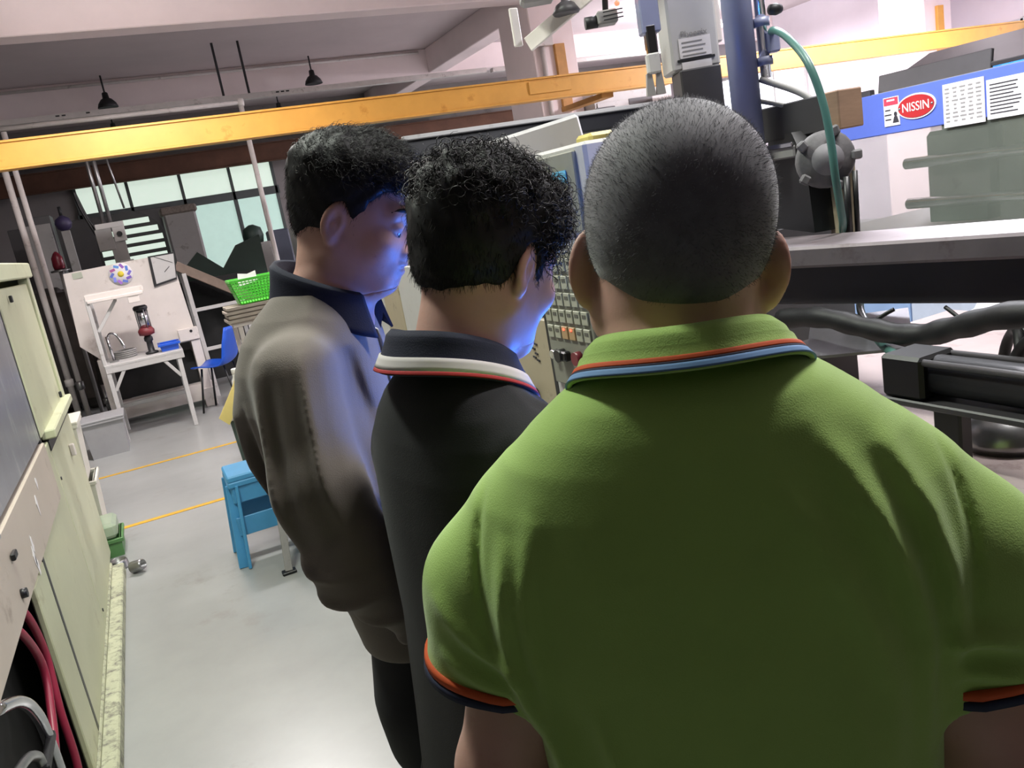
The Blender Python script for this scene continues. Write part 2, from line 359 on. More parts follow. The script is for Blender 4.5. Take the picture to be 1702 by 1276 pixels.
# conduit rail below second ceiling beam with two hangers
cr_ = thing('cable_tray', 'long pale metal cable tray hanging below the ceiling', 'cable tray', (2.6, 12.0, 3.52))
MB().box((1.55, 12.0, 3.53), (8.1, 0.1, 0.05)).box((1.55, 11.955, 3.545), (8.1, 0.008, 0.06)).build('tray', M_pipe, cr_)
for x in (-0.35, -0.28, 0.0, 2.4, 2.47, 2.54): MB().box((x, 11.949, 3.55), (0.045, 0.004, 0.018), b=0).build('slot', M_dark, cr_)
for x in (1.69, 2.03): MB().box((x, 12.0, 3.93), (0.03, 0.03, 0.72)).build('hanger', M_dark, cr_)
cr2 = thing('cable_tray', 'short pale cable tray right of the bright column, behind the gripper', 'cable tray', (7.0, 12.0, 3.5))
MB().box((7.35, 12.0, 3.53), (3.3, 0.1, 0.06)).build('tray', M_pipe, cr2)
for x in (6.1, 8.6): MB().box((x, 12.0, 3.91), (0.03, 0.03, 0.70)).build('hanger', M_dark, cr2)
# conduit on slab / beam line
tag(MB().tube([(-3.4, 13.66, 4.2), (5.2, 13.66, 4.2)], 0.022).build('conduit', M_pipe), 'thin white conduit running along the top of the rear ceiling beam', 'conduit')
# pendant lamps
def pendant(x, y, z, zt, label):
    t = thing('pendant_lamp', label, 'lamp', (x, y, z), 'unlit pendant lamps under the ceiling')
    MB().lathe([(0.135, 0), (0.14, 0.004), (0.12, 0.06), (0.075, 0.115), (0.045, 0.13), (0.04, 0.2), (0.02, 0.215), (0.018, 0.21), (0.035, 0.19), (0.04, 0.125), (0.07, 0.108), (0.112, 0.055), (0.13, 0.004)], (x, y, z)).build('lamp_shade', M_dark, t)
    MB().cyl((x, y, z+0.2), (x, y, zt), 0.012).build('stem', M_dark, t)
    MB().lathe([(0.001, 0.03), (0.03, 0.04), (0.042, 0.075), (0.03, 0.12), (0.001, 0.13)], (x, y, z)).build('bulb', M_paper, t)
pendant(0.28, 13.4, 3.82, 4.26, 'dark bell-shaped pendant lamp nearest the left edge, above the cable tray')
pendant(3.28, 13.4, 3.84, 4.26, 'dark bell-shaped pendant lamp right of the two hanger rods')
pendant(0.32, 15.6, 3.72, 4.26, 'small dark pendant lamp just above the yellow rail, far left')
pendant(3.1, 15.6, 3.74, 4.26, 'small dark pendant lamp just above the yellow rail, by the second pole')
# fluorescent ceiling lights
for (x, y, z, rz, ln, w, c, lab) in LAMPS:
    t = thing('tube_light', lab, 'light', (x, y, z)); Mz = rot(0, 0, rz)
    def q(px, py, pz): return np.array((x, y, z))+Mz @ np.array((px, py, pz))
    MB().box(q(0, 0, 0.05), (0.22, ln, 0.06), Mz).build('housing', M_white, t)
    for s_ in (-0.06, 0.06): MB().cyl(q(s_, -ln/2+0.03, 0.0), q(s_, ln/2-0.03, 0.0), 0.014, n=10).build('tube', M_tube, t)
    for s_ in (-1, 1):
        zt = 4.26 if z > 3 else 4.26
        MB().cyl(q(0, s_*ln*0.35, 0.08), (q(0, s_*ln*0.35, 0)[0], q(0, s_*ln*0.35, 0)[1], zt), 0.006, n=8).build('hanger_rod', M_dark, t)
    ld = bpy.data.lights.new('tube_light_area', 'AREA'); ld.shape = 'RECTANGLE'; ld.size = 0.2; ld.size_y = ln; ld.energy = w; ld.color = c
    lo = bpy.data.objects.new('tube_light_area', ld); COL.objects.link(lo); lo.parent = t; lo.location = (0, 0, -0.025); lo.rotation_euler = (0, 0, rz)
    if y > 5:
        l3 = bpy.data.lights.new('tube_light_glow', 'POINT'); l3.energy = 45 if w < 200 else 110; l3.shadow_soft_size = 0.12; l3.color = c
        lo = bpy.data.objects.new('tube_light_glow', l3); COL.objects.link(lo); lo.parent = t; lo.location = (0, 0, -0.16)
    l2 = ld.copy(); l2.energy = w*(0.12 if y < 5 else 0.9 if w < 200 else 0.5); l2.size = 0.3
    lo = bpy.data.objects.new('tube_light_area', l2); COL.objects.link(lo); lo.parent = t; lo.location = (0, 0, 0.1); lo.rotation_euler = (math.pi, 0, rz)
# ------------------------------------------------------------------ pale green moulding machine on the left of the aisle
XF = -0.5
pm = thing('moulding_machine', 'pale green moulding machine with grey window lining the left of the aisle', 'machine', (-1.1, 3.0, 0))
def panel(name, y0, y1, z0, z1, m, x=XF, th=0.02, b=0.004):
    return MB().box((x-th/2, (y0+y1)/2, (z0+z1)/2), (th, y1-y0, z1-z0), b=b).build(name, m, pm)
MB().box((-1.2, 2.9, 0.86), (1.12, 4.02, 1.62), b=0.01).build('body', M_interior, pm)      # dark core behind the panels
MB().box((-1.13, 4.925, 0.85), (1.24, 0.03, 1.6), b=0.004).build('end_panel', M_pgreen, pm)
panel('lower_door', 3.92, 4.95, 0.08, 0.91, M_pgreen)
panel('lower_door', 3.015, 3.91, 0.08, 0.96, M_pgreen)
panel('lower_door', 2.735, 2.985, 0.08, 0.735, M_pgreen)
panel('gap_shade_strip', 2.984, 3.016, 0.085, 0.775, M_black, XF+0.0006, 0.02, 0)  # flush black strip standing in for the shade inside the gap
panel('lower_door', 0.9, 1.75, 0.08, 0.735, M_pgreen)
h = panel('upper_door', 3.79, 4.86, 1.0, 1.62, M_pgreen, XF+0.0)
MB().box((XF+0.012, 4.05, 1.57), (0.012, 0.03, 0.03)).box((XF+0.012, 4.75, 1.04), (0.012, 0.03, 0.03)).build('hinge', M_dark, h)
panel('door_stile', 3.755, 3.785, 0.98, 1.62, M_dark, XF-0.004)
panel('corner_post', 4.87, 4.955, 0.98, 1.72, M_pgreen, XF+0.012, 0.05)
MB().box((-0.52, 2.95, 1.685), (0.1, 4.02, 0.075), b=0.006).build('top_rail', M_pgreen, pm)
MB().box((-1.1, 2.95, 1.70), (1.1, 4.0, 0.04), b=0.006).build('top_cover', M_pgreen, pm)
MB().box((-0.49, 4.43, 0.988), (0.06, 1.05, 0.04), b=0.006).build('door_ledge', M_pgreen, pm)
MB().box((-0.505, 4.43, 0.94), (0.02, 1.05, 0.045), b=0).build('door_slot', M_black, pm)
gw = panel('window', 1.2, 3.75, 1.0, 1.60, M_glassg, XF-0.004, 0.012)
MB().box((XF+0.004, 2.47, 1.28), (0.012, 0.03, 0.6)).build('window_bar', M_steel, gw)
panel('beige_panel', 0.95, 3.77, 0.742, 0.985, M_pink, XF+0.004, 0.03)
MB().box((XF+0.012, 2.55, 0.905), (0.012, 0.05, 0.02)).cyl((XF+0.0, 2.52, 0.80), (XF+0.02, 2.52, 0.80), 0.014).build('latch', M_black, pm)
# paint wear flakes on the beige panel edge
rr = random.Random(3)
for (y, z) in ((2.88, 0.83), (2.85, 0.80), (2.86, 0.77), (3.18, 0.88), (3.3, 0.93)):
    poly = [(0.014*rr.uniform(.6, 1.4)*math.cos(a), 0.03*rr.uniform(.5, 1.5)*math.sin(a)) for a in np.linspace(0, 6.0, 9)]
    MB().prism(poly, (XF+0.0045, y, z), (0, 1, 0), (0, 0, 1), (0.0012, 0, 0)).build('paint_chip', M_paper, pm)
# base rail with chipped paint
MB().box((-0.475, 2.9, 0.03), (0.075, 3.75, 0.06), b=0.006).build('base_rail', M_chip, pm)
MB().box((-0.507, 2.9, 0.068), (0.03, 3.75, 0.024), b=0.008).build('base_lip', M_chip, pm)
for z in (0.78, 0.14):
    MB().cyl((XF-0.002, 3.955, z), (XF+0.004, 3.955, z), 0.008, n=10).build('screw', M_dark, pm)
MB().box((XF+0.012, 4.55, 0.78), (0.024, 0.025, 0.06)).build('lower_door_handle', M_white, pm)
for k, pts in enumerate([[(-0.53, 2.50, 0.77), (-0.505, 2.535, 0.735), (-0.505, 2.615, 0.577), (-0.505, 2.561, 0.41), (-0.505, 2.54, 0.224), (-0.53, 2.5, 0.02)],
                         [(-0.53, 2.36, 0.77), (-0.505, 2.41, 0.735), (-0.505, 2.53, 0.579), (-0.505, 2.457, 0.468), (-0.505, 2.3, 0.38), (-0.53, 2.1, 0.25), (-0.56, 1.95, 0.05)]]):
    tag(MB().tube(smooth_path(pts, 40), 0.011, 12).build('red_hose', M_hose), ['dark red rubber hose hanging against the pale door in the dark opening', 'dark red rubber hose hanging lower, further from the pale door'][k], 'hose')
# steel fittings at the foot, on the floor
for k, (x, y, r, h_) in enumerate(((-0.47, 4.87, 0.05, 0.05), (-0.40, 4.72, 0.032, 0.07))):
    o = MB().lathe([(0.001, 0.0), (r, 0.0), (r*1.04, 0.006), (r*0.98, h_*0.8), (r*0.9, h_), (r*0.8, h_), (r*0.78, h_*0.5), (0.001, h_*0.45)], (x, y, 0.0) if k == 0 else (x, y, r), None if k == 0 else rot(R_(80), 0, R_(60))).build('steel_cup', M_steel)
    tag(o, ['upright round steel cup at the foot of the green machine', 'small steel cup lying on its side at the end of the chipped rail'][k], 'cup')
# pipes in the near bottom corner
mv = thing('steel_tube_rack', 'bare steel tubes in the dark gap at the near corner of the green machine', 'tube rack', (-0.55, 2.0, 0))
MB().tube(smooth_path([(-0.46, 1.80, 0.82), (-0.46, 1.98, 0.74), (-0.46, 2.08, 0.66), (-0.46, 2.12, 0.56), (-0.46, 2.12, 0.3), (-0.46, 2.12, 0.0)], 26), 0.014).build('tube', M_chrome, mv)
MB().tube(smooth_path([(-0.46, 1.72, 0.70), (-0.46, 1.95, 0.62), (-0.46, 2.0, 0.5), (-0.46, 2.0, 0.0)], 22), 0.011).build('tube', M_steel, mv)
MB().box((-0.455, 2.06, 0.56), (0.02, 0.16, 0.02)).build('cross_piece', M_dark, mv)

# ------------------------------------------------------------------ boxes beyond the machine
def bin_box(name, x0, x1, y0, y1, z0, h_, m, label, cat, taper=0.93, lip=0.012, lid=None, group=None):
    t = thing(name, label, cat, ((x0+x1)/2, (y0+y1)/2, z0), group)
    cx, cy = (x0+x1)/2, (y0+y1)/2; w, d = (x1-x0)/2, (y1-y0)/2; wt = 0.006
    def ring(k, z): return [(cx-w*k, cy-d*k, z), (cx+w*k, cy-d*k, z), (cx+w*k, cy+d*k, z), (cx-w*k, cy+d*k, z)]
    V = ring(taper, z0)+ring(1, z0+h_)+[(cx+(p[0]-cx)*(1-wt/w), cy+(p[1]-cy)*(1-wt/d), p[2]) for p in ring(1, z0+h_)]+[(cx+(p[0]-cx)*(1-wt/w), cy+(p[1]-cy)*(1-wt/d), z0+0.006) for p in ring(taper, z0)]
    F = [(3, 2, 1, 0)]+[(i, (i+1) % 4, 4+(i+1) % 4, 4+i) for i in range(4)]+[(4+i, 4+(i+1) % 4, 8+(i+1) % 4, 8+i) for i in range(4)]+[(8+i, 8+(i+1) % 4, 12+(i+1) % 4, 12+i) for i in range(4)]+[(12, 13, 14, 15)]
    MB().add(V, F).build('body', m, t)
    g = MB(); zt = z0+h_-0.012
    g.box((cx, cy-d, zt), (2*w+2*lip, 2*lip, 0.024)).box((cx, cy+d, zt), (2*w+2*lip, 2*lip, 0.024)).box((cx-w, cy, zt), (2*lip, 2*d, 0.024)).box((cx+w, cy, zt), (2*lip, 2*d, 0.024))
    g.build('rim', m, t)
    if lid: MB().box((cx, cy, z0+h_+0.008), (2*w+0.03, 2*d+0.03, 0.018), b=0.005).build('lid', lid, t)
    return t
bin_box('storage_bin', -0.98, -0.52, 5.42, 5.78, 0.0, 0.40, M_binw, 'white plastic bin on the floor, bottom of the stack behind the green machine', 'bin', 0.9, group='white bins stacked behind the green machine')
bin_box('storage_bin', -0.99, -0.53, 5.42, 5.78, 0.402, 0.36, M_binw, 'white plastic bin on top of the stack behind the green machine', 'bin', 0.9, lid=M_binw, group='white bins stacked behind the green machine')
gb = bin_box('parts_box', -0.74, -0.44, 5.08, 5.36, 0.0, 0.11, M_gboxp, 'small box with green base and cloudy lid at the foot of the white bins', 'box', 0.96)
MB().box((-0.59, 5.22, 0.155), (0.28, 0.26, 0.09), b=0.03).build('cover', M_clearp, gb)
bin_box('floor_bin', -0.74, -0.40, 7.95, 8.3, 0.0, 0.33, M_bing, 'grey lidded plastic bin on the floor beside the far work table', 'bin', 0.88, lid=M_bing)

# ------------------------------------------------------------------ far work table (light grey, legs, rear hood)
wt = thing('work_table', 'light grey steel work table with raised hood in front of the white machine', 'table', (-0.1, 8.7, 0))
MB().box((-0.10, 8.72, 0.735), (0.70, 0.66, 0.03)).box((-0.10, 8.40, 0.70), (0.70, 0.02, 0.06)).build('table_top', M_lgrey, wt)
for (x0, y0, x1, y1) in ((-0.43, 8.42, -0.43, 8.38), (0.2, 8.42, 0.19, 8.38), (-0.43, 9.02, -0.43, 9.02), (0.2, 9.02, 0.2, 9.02)):
    MB().bar((x1, y1, 0.0), (x0, y0, 0.72), 0.04, 0.04).build('leg', M_lgrey, wt)
MB().bar((-0.41, 8.41, 0.50), (-0.28, 8.41, 0.70), 0.03, 0.03).build('brace', M_lgrey, wt)
MB().bar((0.18, 8.41, 0.5), (0.05, 8.41, 0.7), 0.03, 0.03).build('brace', M_lgrey, wt)
MB().box((-0.115, 9.02, 0.25), (0.6, 0.04, 0.04)).build('stretcher', M_lgrey, wt)
for x in (-0.44, ): MB().box((x, 8.43, 1.06), (0.035, 0.035, 0.66)).build('hood_post', M_lgrey, wt)
MB().box((-0.44, 9.0, 1.06), (0.035, 0.035, 0.66)).build('hood_post', M_lgrey, wt)
MB().box((-0.20, 8.62, 1.385), (0.5, 0.42, 0.06)).box((-0.20, 8.42, 1.35), (0.48, 0.05, 0.03)).build('hood', M_white, wt)
MB().bar((-0.42, 8.5, 1.06), (-0.2, 8.5, 1.33), 0.03, 0.03).build('hood_brace', M_lgrey, wt)
MB().bar((-0.1, 8.43, 1.3), (0.0, 8.43, 1.3), 0.05, 0.06).build('lamp_clip', M_white, wt)
# lubricator cup on stand, blue tray, coil, steel fixture
lu = thing('lubricator', 'glass and steel cup with dark red base standing on the far work table', 'lubricator', (-0.02, 8.6, 0.75))
MB().lathe([(0.055, 0), (0.06, 0.01), (0.06, 0.02), (0.03, 0.03), (0.028, 0.12), (0.04, 0.13), (0.04, 0.16), (0.028, 0.18)], (-0.02, 8.6, 0.75)).build('stand', M_dark, lu)
MB().lathe([(0.03, 0.0), (0.07, 0.01), (0.075, 0.05), (0.06, 0.075), (0.05, 0.08)], (-0.02, 8.6, 0.93)).build('red_base', mat('dark_red_cast', (116, 42, 48), rough=0.5), lu)
MB().lathe([(0.048, 0), (0.048, 0.17)], (-0.02, 8.6, 1.01)).build('glass_cup', M_chrome, lu)
MB().lathe([(0.06, 0), (0.066, 0.01), (0.066, 0.03), (0.05, 0.045)], (-0.02, 8.6, 1.18)).build('cap', M_black, lu)
for a in range(4):
    MB().cyl((-0.02+0.058*math.cos(a*1.57+.4), 8.6+0.058*math.sin(a*1.57+.4), 1.0), (-0.02+0.058*math.cos(a*1.57+.4), 8.6+0.058*math.sin(a*1.57+.4), 1.19), 0.005, n=8).build('cage_rod', M_steel, lu)
bin_box('tray', 0.055, 0.235, 8.5, 8.72, 0.751, 0.075, M_bluep, 'small blue plastic tray on the right end of the far work table', 'tray', 0.85)
co = thing('cable_coil', 'grey coiled cable lying on the left of the far work table', 'cable', (-0.28, 8.75, 0.75))
for k in range(4):
    a = np.linspace(0, 2*math.pi, 33); MB().tube(np.stack([-0.26+0.10*np.cos(a), 8.78+0.09*np.sin(a), np.full(33, 0.762+k*0.018)], 1), 0.009, 8, False).build('loop', M_grey, co)
sf = thing('steel_fixture', 'bright steel lever fixture standing on the left of the far work table', 'fixture', (-0.36, 8.6, 0.75))
MB().box((-0.36, 8.6, 0.757), (0.08, 0.1, 0.014)).build('foot', M_steel, sf)
MB().cyl((-0.36, 8.6, 0.76), (-0.37, 8.6, 1.0), 0.014).build('post', M_chrome, sf)
MB().tube(smooth_path([(-0.37, 8.6, 0.98), (-0.33, 8.59, 1.02), (-0.28, 8.57, 0.99), (-0.24, 8.56, 0.86)], 16), 0.012).build('lever', M_chrome, sf)

# ------------------------------------------------------------------ white machine behind the table
wm = thing('white_machine', 'large white steel machine with round colour sticker behind the far work table', 'machine', (-0.1, 9.8, 0))
MB().prism([(-0.62, 1.64), (0.40, 1.66), (0.44, 0.86), (0.44, 0.72), (-0.50, 0.72), (-0.66, 0.90)], (0, 9.3, 0), (1, 0, 0), (0, 0, 1), (0, 0.55, 0)).build('housing', M_white, wm)
MB().box((0.37, 9.27, 0.80), (0.2, 0.08, 0.13)).build('corner_block', M_white, wm)
MB().cyl((0.40, 9.235, 0.83), (0.40, 9.225, 0.83), 0.015, n=12).build('hole', M_black, wm)
for x in (-0.5, 0.42): MB().box((x, 9.5, 0.40), (0.09, 0.5, 0.66)).build('leg', M_white, wm)
MB().box((-0.02, 9.36, 0.16), (1.0, 0.16, 0.18)).build('base_beam', M_white, wm)
MB().box((0.42, 9.45, 0.10), (0.12, 0.5, 0.2)).build('foot', M_white, wm)
MB().box((-0.03, 9.62, 0.42), (0.8, 0.3, 0.34)).build('dark_drive', M_interior, wm)
st = MB().lathe([(0.001, 0), (0.115, 0), (0.115, 0.003), (0.001, 0.003)], (-0.11, 9.297, 1.54), rot(R_(90)), n=32).build('round_sticker', M_paper, wm)
cols = [(120, 110, 200), (90, 130, 210), (150, 100, 190), (100, 150, 220), (170, 90, 150), (90, 110, 190), (130, 140, 230), (160, 110, 200), (100, 120, 200), (120, 90, 180)]
for i, c in enumerate(cols):
    a = i/10*2*math.pi
    MB().box((-0.11+0.082*math.cos(a), 9.2925, 1.54+0.082*math.sin(a)), (0.05, 0.003, 0.026), rot(0, -a-0.9, 0), b=0.001).build('sticker_petal', mat('petal_%d' % i, c, rough=0.6), st)
MB().lathe([(0.001, 0), (0.03, 0), (0.03, 0.004), (0.001, 0.004)], (-0.11, 9.294, 1.54), rot(R_(90)), n=20).build('sticker_centre', mat('sticker_yellow', (220, 200, 60), rough=0.6), st)
MB().box((-0.50, 9.296, 1.60), (0.09, 0.006, 0.06), b=0.001).build('data_plate', mat('plate_greygreen', (170, 176, 160)), wm)
cb = thing('clipboard', 'grey board with dark frame fixed on the right of the white machine', 'board', (0.3, 9.27, 1.36))
MB().prism([(0.165, 1.35), (0.40, 1.385), (0.445, 1.665), (0.18, 1.665)], (0, 9.288, 0), (1, 0, 0), (0, 0, 1), (0, -0.012, 0)).build('frame', M_dark, cb)
MB().prism([(0.195, 1.375), (0.395, 1.405), (0.43, 1.65), (0.205, 1.65)], (0, 9.2755, 0), (1, 0, 0), (0, 0, 1), (0, -0.004, 0)).build('sheet', M_lgrey, cb)
MB().bar((0.24, 9.269, 1.65), (0.40, 9.269, 1.56), 0.004, 0.004).bar((0.3, 9.269, 1.48), (0.36, 9.269, 1.53), 0.006, 0.006).build('pen_marks', M_dark, cb)
# vertical picker robot over the white machine
pk = thing('picker_robot', 'grey vertical sprue picker with twin rods above the white machine', 'robot', (-0.12, 10.3, 1.55))
for x in (-0.15, -0.08): MB().cyl((x, 10.5, 2.05), (x, 10.5, 3.1), 0.022).build('rod', M_steel, pk)
MB().box((-0.10, 10.45, 2.08), (0.30, 0.14, 0.06)).build('top_plate', M_lgrey, pk)
MB().box((-0.18, 10.45, 1.93), (0.17, 0.16, 0.24)).build('carriage', M_grey, pk)
MB().box((-0.02, 10.42, 1.97), (0.13, 0.12, 0.16)).build('valve_block', M_lgrey, pk)
MB().box((-0.06, 10.45, 1.75), (0.16, 0.14, 0.36)).build('arm', M_grey, pk)
MB().cyl((-0.02, 10.37, 1.97), (-0.02, 10.33, 1.97), 0.03).build('knob', M_dark, pk)
MB().box((-0.02, 10.2, 1.63), (0.14, 0.7, 0.08)).build('mount', M_grey, pk)
MB().tube(smooth_path([(-0.26, 10.5, 2.0), (-0.34, 10.5, 2.3), (-0.36, 10.5, 2.5), (-0.3, 10.5, 2.2), (-0.22, 10.5, 2.02)], 24), 0.016).build('hose_loop', M_black, pk)
MB().cyl((0.1, 10.55, 2.25), (0.04, 10.55, 3.0), 0.012).build('cable', M_steel, pk)
# red signal lamp on post, dark cabinet, hanging purple float at the far left
sl = thing('signal_lamp', 'dark red round signal lamp on a stub beside the white machine', 'lamp', (-0.72, 10.6, 0))
MB().cyl((-0.72, 10.6, 0), (-0.72, 10.6, 1.68), 0.022).build('post', M_grey, sl)
MB().lathe([(0.10, 0), (0.10, 0.02), (0.05, 0.03)], (-0.72, 10.6, 1.67)).build('flange', M_steel, sl)
MB().lathe([(0.06, 0), (0.065, 0.05), (0.06, 0.13), (0.03, 0.18), (0.01, 0.2)], (-0.72, 10.6, 1.70)).build('lens', mat('dark_red_lens', (110, 24, 40), rough=0.25), sl)
dc = thing('dark_cabinet', 'tall dark grey cabinet standing in the shade behind the pipes', 'cabinet', (-1.1, 12.4, 0))
MB().box((-0.95, 12.4, 1.2), (0.36, 0.5, 2.4)).build('body', M_mdark, dc)
MB().box((-0.95, 12.14, 1.3), (0.32, 0.02, 2.0)).build('door', M_grey, dc)
MB().box((-0.82, 12.125, 1.2), (0.02, 0.02, 0.16)).build('handle', M_steel, dc)
pf = thing('capped_post', 'grey post with a dark purple round cap near the left pipes', 'post', (-0.62, 11.8, 0))
MB().lathe([(0.02, 0), (0.08, 0.04), (0.10, 0.1), (0.08, 0.16), (0.02, 0.2)], (-0.62, 11.8, 2.15)).build('cap', mat('dark_purple', (52, 44, 78), rough=0.5), pf)
MB().box((-0.62, 11.8, 1.08), (0.1, 0.1, 2.16)).build('post', M_grey, pf)
MB().cyl((-0.62, 11.8, 2.34), (-0.62, 11.8, 2.46), 0.02).build('tip', M_dark, pf)
tk = thing('steel_tank', 'tall grey sheet steel duct with frayed collar below the windows', 'duct', (0.84, 13.5, 0))
MB().box((0.84, 13.5, 1.12), (0.46, 0.5, 2.25), b=0.03).build('body', M_grey, tk)
MB().box((0.84, 13.5, 2.27), (0.52, 0.54, 0.12), b=0.03).build('collar', mat('grubby_collar', (120, 112, 104), rough=0.9, var=0.3, scale=30, bump=0.6, bscale=60), tk)
sh = thing('sheet_heap', 'dark heap of covered stock piled in the shade at the far left', 'heap', (-1.6, 11.2, 0))
g = MB(); rr = random.Random(5)
for i in range(7): MB().box((-1.9+0.22*i+rr.uniform(-.05, .05), 11.3+rr.uniform(-.2, .2), 0.5+rr.uniform(-.05, .3)), (0.42, 0.5, 1.0+rr.uniform(0, .5)), rot(rr.uniform(-.06, .06), rr.uniform(-.06, .06), rr.uniform(-.5, .5)), b=0.05).build('bundle', mat('dark_tarp_%d' % (i % 2), ((58, 54, 52), (74, 66, 62))[i % 2], rough=0.75, var=0.25, scale=8, bump=0.6, bscale=14), sh)

# ------------------------------------------------------------------ conveyor, chairs, basket table
cv = thing('belt_conveyor', 'inclined dark green belt conveyor on a grey steel frame', 'conveyor', (0.7, 9.9, 0))
MB().prism([(0.0, 1.50), (1.0, 0.90), (1.0, 0.84), (0.0, 1.44)], (0.46, 9.75, 0.06), (0.85, 0, 0), (0, 0, 1), (0, 0.5, 0)).build('belt', M_belt, cv)
for y in (9.72, 10.28): MB().bar((0.44, y, 1.52), (1.33, y, 0.89), 0.035, 0.10).build('side_rail', mat('worn_brown_rail', (120, 104, 92), rough=0.5, var=0.2), cv)
for (x, y, z) in ((0.50, 9.72, 1.42), (0.50, 10.28, 1.42), (1.05, 9.72, 1.02), (1.05, 10.28, 1.02)):
    MB().bar((x+0.03, y, 0), (x, y, z), 0.045, 0.045).build('leg', M_lgrey, cv)
for z in (0.55, 1.0): MB().box((0.78, 9.72, z), (0.56, 0.035, 0.04)).build('cross_bar', M_lgrey, cv)
MB().box((0.9, 10.4, 0.7), (0.9, 0.05, 1.2)).build('dark_back_sheet', M_interior, cv)  # thin dark sheet behind the conveyor frame
MB().prism([(0.55, 1.45), (0.75, 1.62), (1.0, 1.38), (1.2, 1.62), (1.5, 1.7), (1.5, 0.9), (0.55, 0.9)], (0, 10.5, 0), (1, 0, 0), (0, 0, 1), (0, 0.04, 0)).build('hopper_back', M_belt, cv)
# blue shell chair
bc = thing('shell_chair', 'bright blue plastic shell chair with thin black legs behind the man in grey', 'chair', (0.56, 8.9, 0))
pr_ = smooth_path([(0.34, 8.72, 0.465), (0.42, 8.72, 0.475), (0.60, 8.72, 0.46), (0.70, 8.72, 0.50), (0.755, 8.72, 0.66), (0.80, 8.72, 0.84)], 30)
V = []; F = []
for i, p in enumerate(pr_):
    t = i/(len(pr_)-1); hw = 0.19+0.025*math.sin(t*3.1)-0.05*max(0, t-0.85)/0.15
    for j in range(9):
        s_ = -1+2*j/8; V.append((p[0]-0.03*s_*s_*t*1.3+0.0, 8.92+s_*hw, p[2]+0.03*s_*s_*(1-t)))
n = len(pr_)
F = [(i*9+j, (i+1)*9+j, (i+1)*9+j+1, i*9+j+1) for i in range(n-1) for j in range(8)]
o = link_mesh('seat_shell', V, F, M_bluep, bc, smooth=True); md = o.modifiers.new('solid', 'SOLIDIFY'); md.thickness = 0.012
for (x0, y0, x1, y1) in ((0.42, 8.80, 0.34, 8.76), (0.42, 9.04, 0.34, 9.08), (0.66, 8.80, 0.74, 8.76), (0.66, 9.04, 0.74, 9.08)):
    MB().cyl((x1, y1, 0), (x0, y0, 0.455), 0.011, n=10).build('leg', M_black, bc)
bc.rotation_euler.z = R_(-28)
# side table carrying green basket and trays
sb = thing('side_table', 'small white steel side table carrying the trays and the green basket', 'table', (0.85, 6.75, 0))
MB().box((0.90, 6.8, 1.03), (0.62, 0.5, 0.03)).build('table_top', M_white, sb)
for (x, y) in ((0.64, 6.58), (1.17, 6.58), (0.64, 7.02), (1.17, 7.02)): MB().box((x, y, 0.508), (0.035, 0.035, 1.015)).build('leg', M_white, sb)
MB().box((0.9, 6.58, 0.62), (0.5, 0.03, 0.03)).build('stretcher', M_white, sb)
for k in range(4):
    o = bin_box('flat_tray', 0.56+0.012*(k % 2), 0.92, 6.52, 6.80, 1.046+k*0.032, 0.031, mat('dirty_tray', (168, 158, 146), rough=0.6, var=0.15), ['lowest', 'second lowest', 'second highest', 'topmost'][k]+' flat grey-brown tray in the stack under the green basket', 'tray', 0.94, 0.006, group='flat trays stacked under the green basket')
kb = thing('basket', 'bright green perforated plastic basket on the tray stack behind the man in grey', 'basket', (0.85, 6.65, 1.18))
def kring(k, z): return [(0.845-0.21*k, 6.66-0.14*k, z), (0.845+0.21*k, 6.66-0.14*k, z), (0.845+0.21*k, 6.66+0.14*k, z), (0.845-0.21*k, 6.66+0.14*k, z)]
MB().add(kring(0.76, 1.175)+kring(0.76, 1.183), [(0, 3, 2, 1), (4, 5, 6, 7), (0, 1, 5, 4), (1, 2, 6, 5), (2, 3, 7, 6), (3, 0, 4, 7)]).build('base', M_greenp, kb)
g = MB(); zb, zt = 1.18, 1.36
for side in range(4):
    a0, a1 = [np.array(kring(0.76, zb)[(side+e) % 4]) for e in (0, 1)]; b0, b1 = [np.array(kring(1.0, zt)[(side+e) % 4]) for e in (0, 1)]
    nb = 15 if side % 2 == 0 else 10
    for i in range(nb+1):
        t = i/nb; g.bar(a0+(a1-a0)*t, b0+(b1-b0)*t, 0.010, 0.006, b=0.001)
    for j in range(9):
        t = j/8; g.bar(a0+(b0-a0)*t, a1+(b1-a1)*t, 0.006, 0.008 if j < 8 else 0.02, b=0.001)
g.build('lattice', M_greenp, kb)
MB().prism([(0, 0), (0.22, 0), (0.25, 0.17), (-0.03, 0.17)], (0.845-0.21*0.88+0.02, 6.66-0.1085, 1.18), (0.001, 1, 0), (-0.24, 0, 1), (0.004, 0, 0.001)).build('end_wall', M_greenp, kb)
tag(MB().prism([(0, 0), (0.16, 0.02), (0.17, 0.10), (0.10, 0.085), (0.03, 0.10)], (0.70, 6.60, 1.31), (1, 0.3, 0), (-0.1, 0.2, 1), (0, 0.004, 0)).build('paper_sheet', M_paper), 'crumpled white paper sticking up out of the green basket', 'paper')
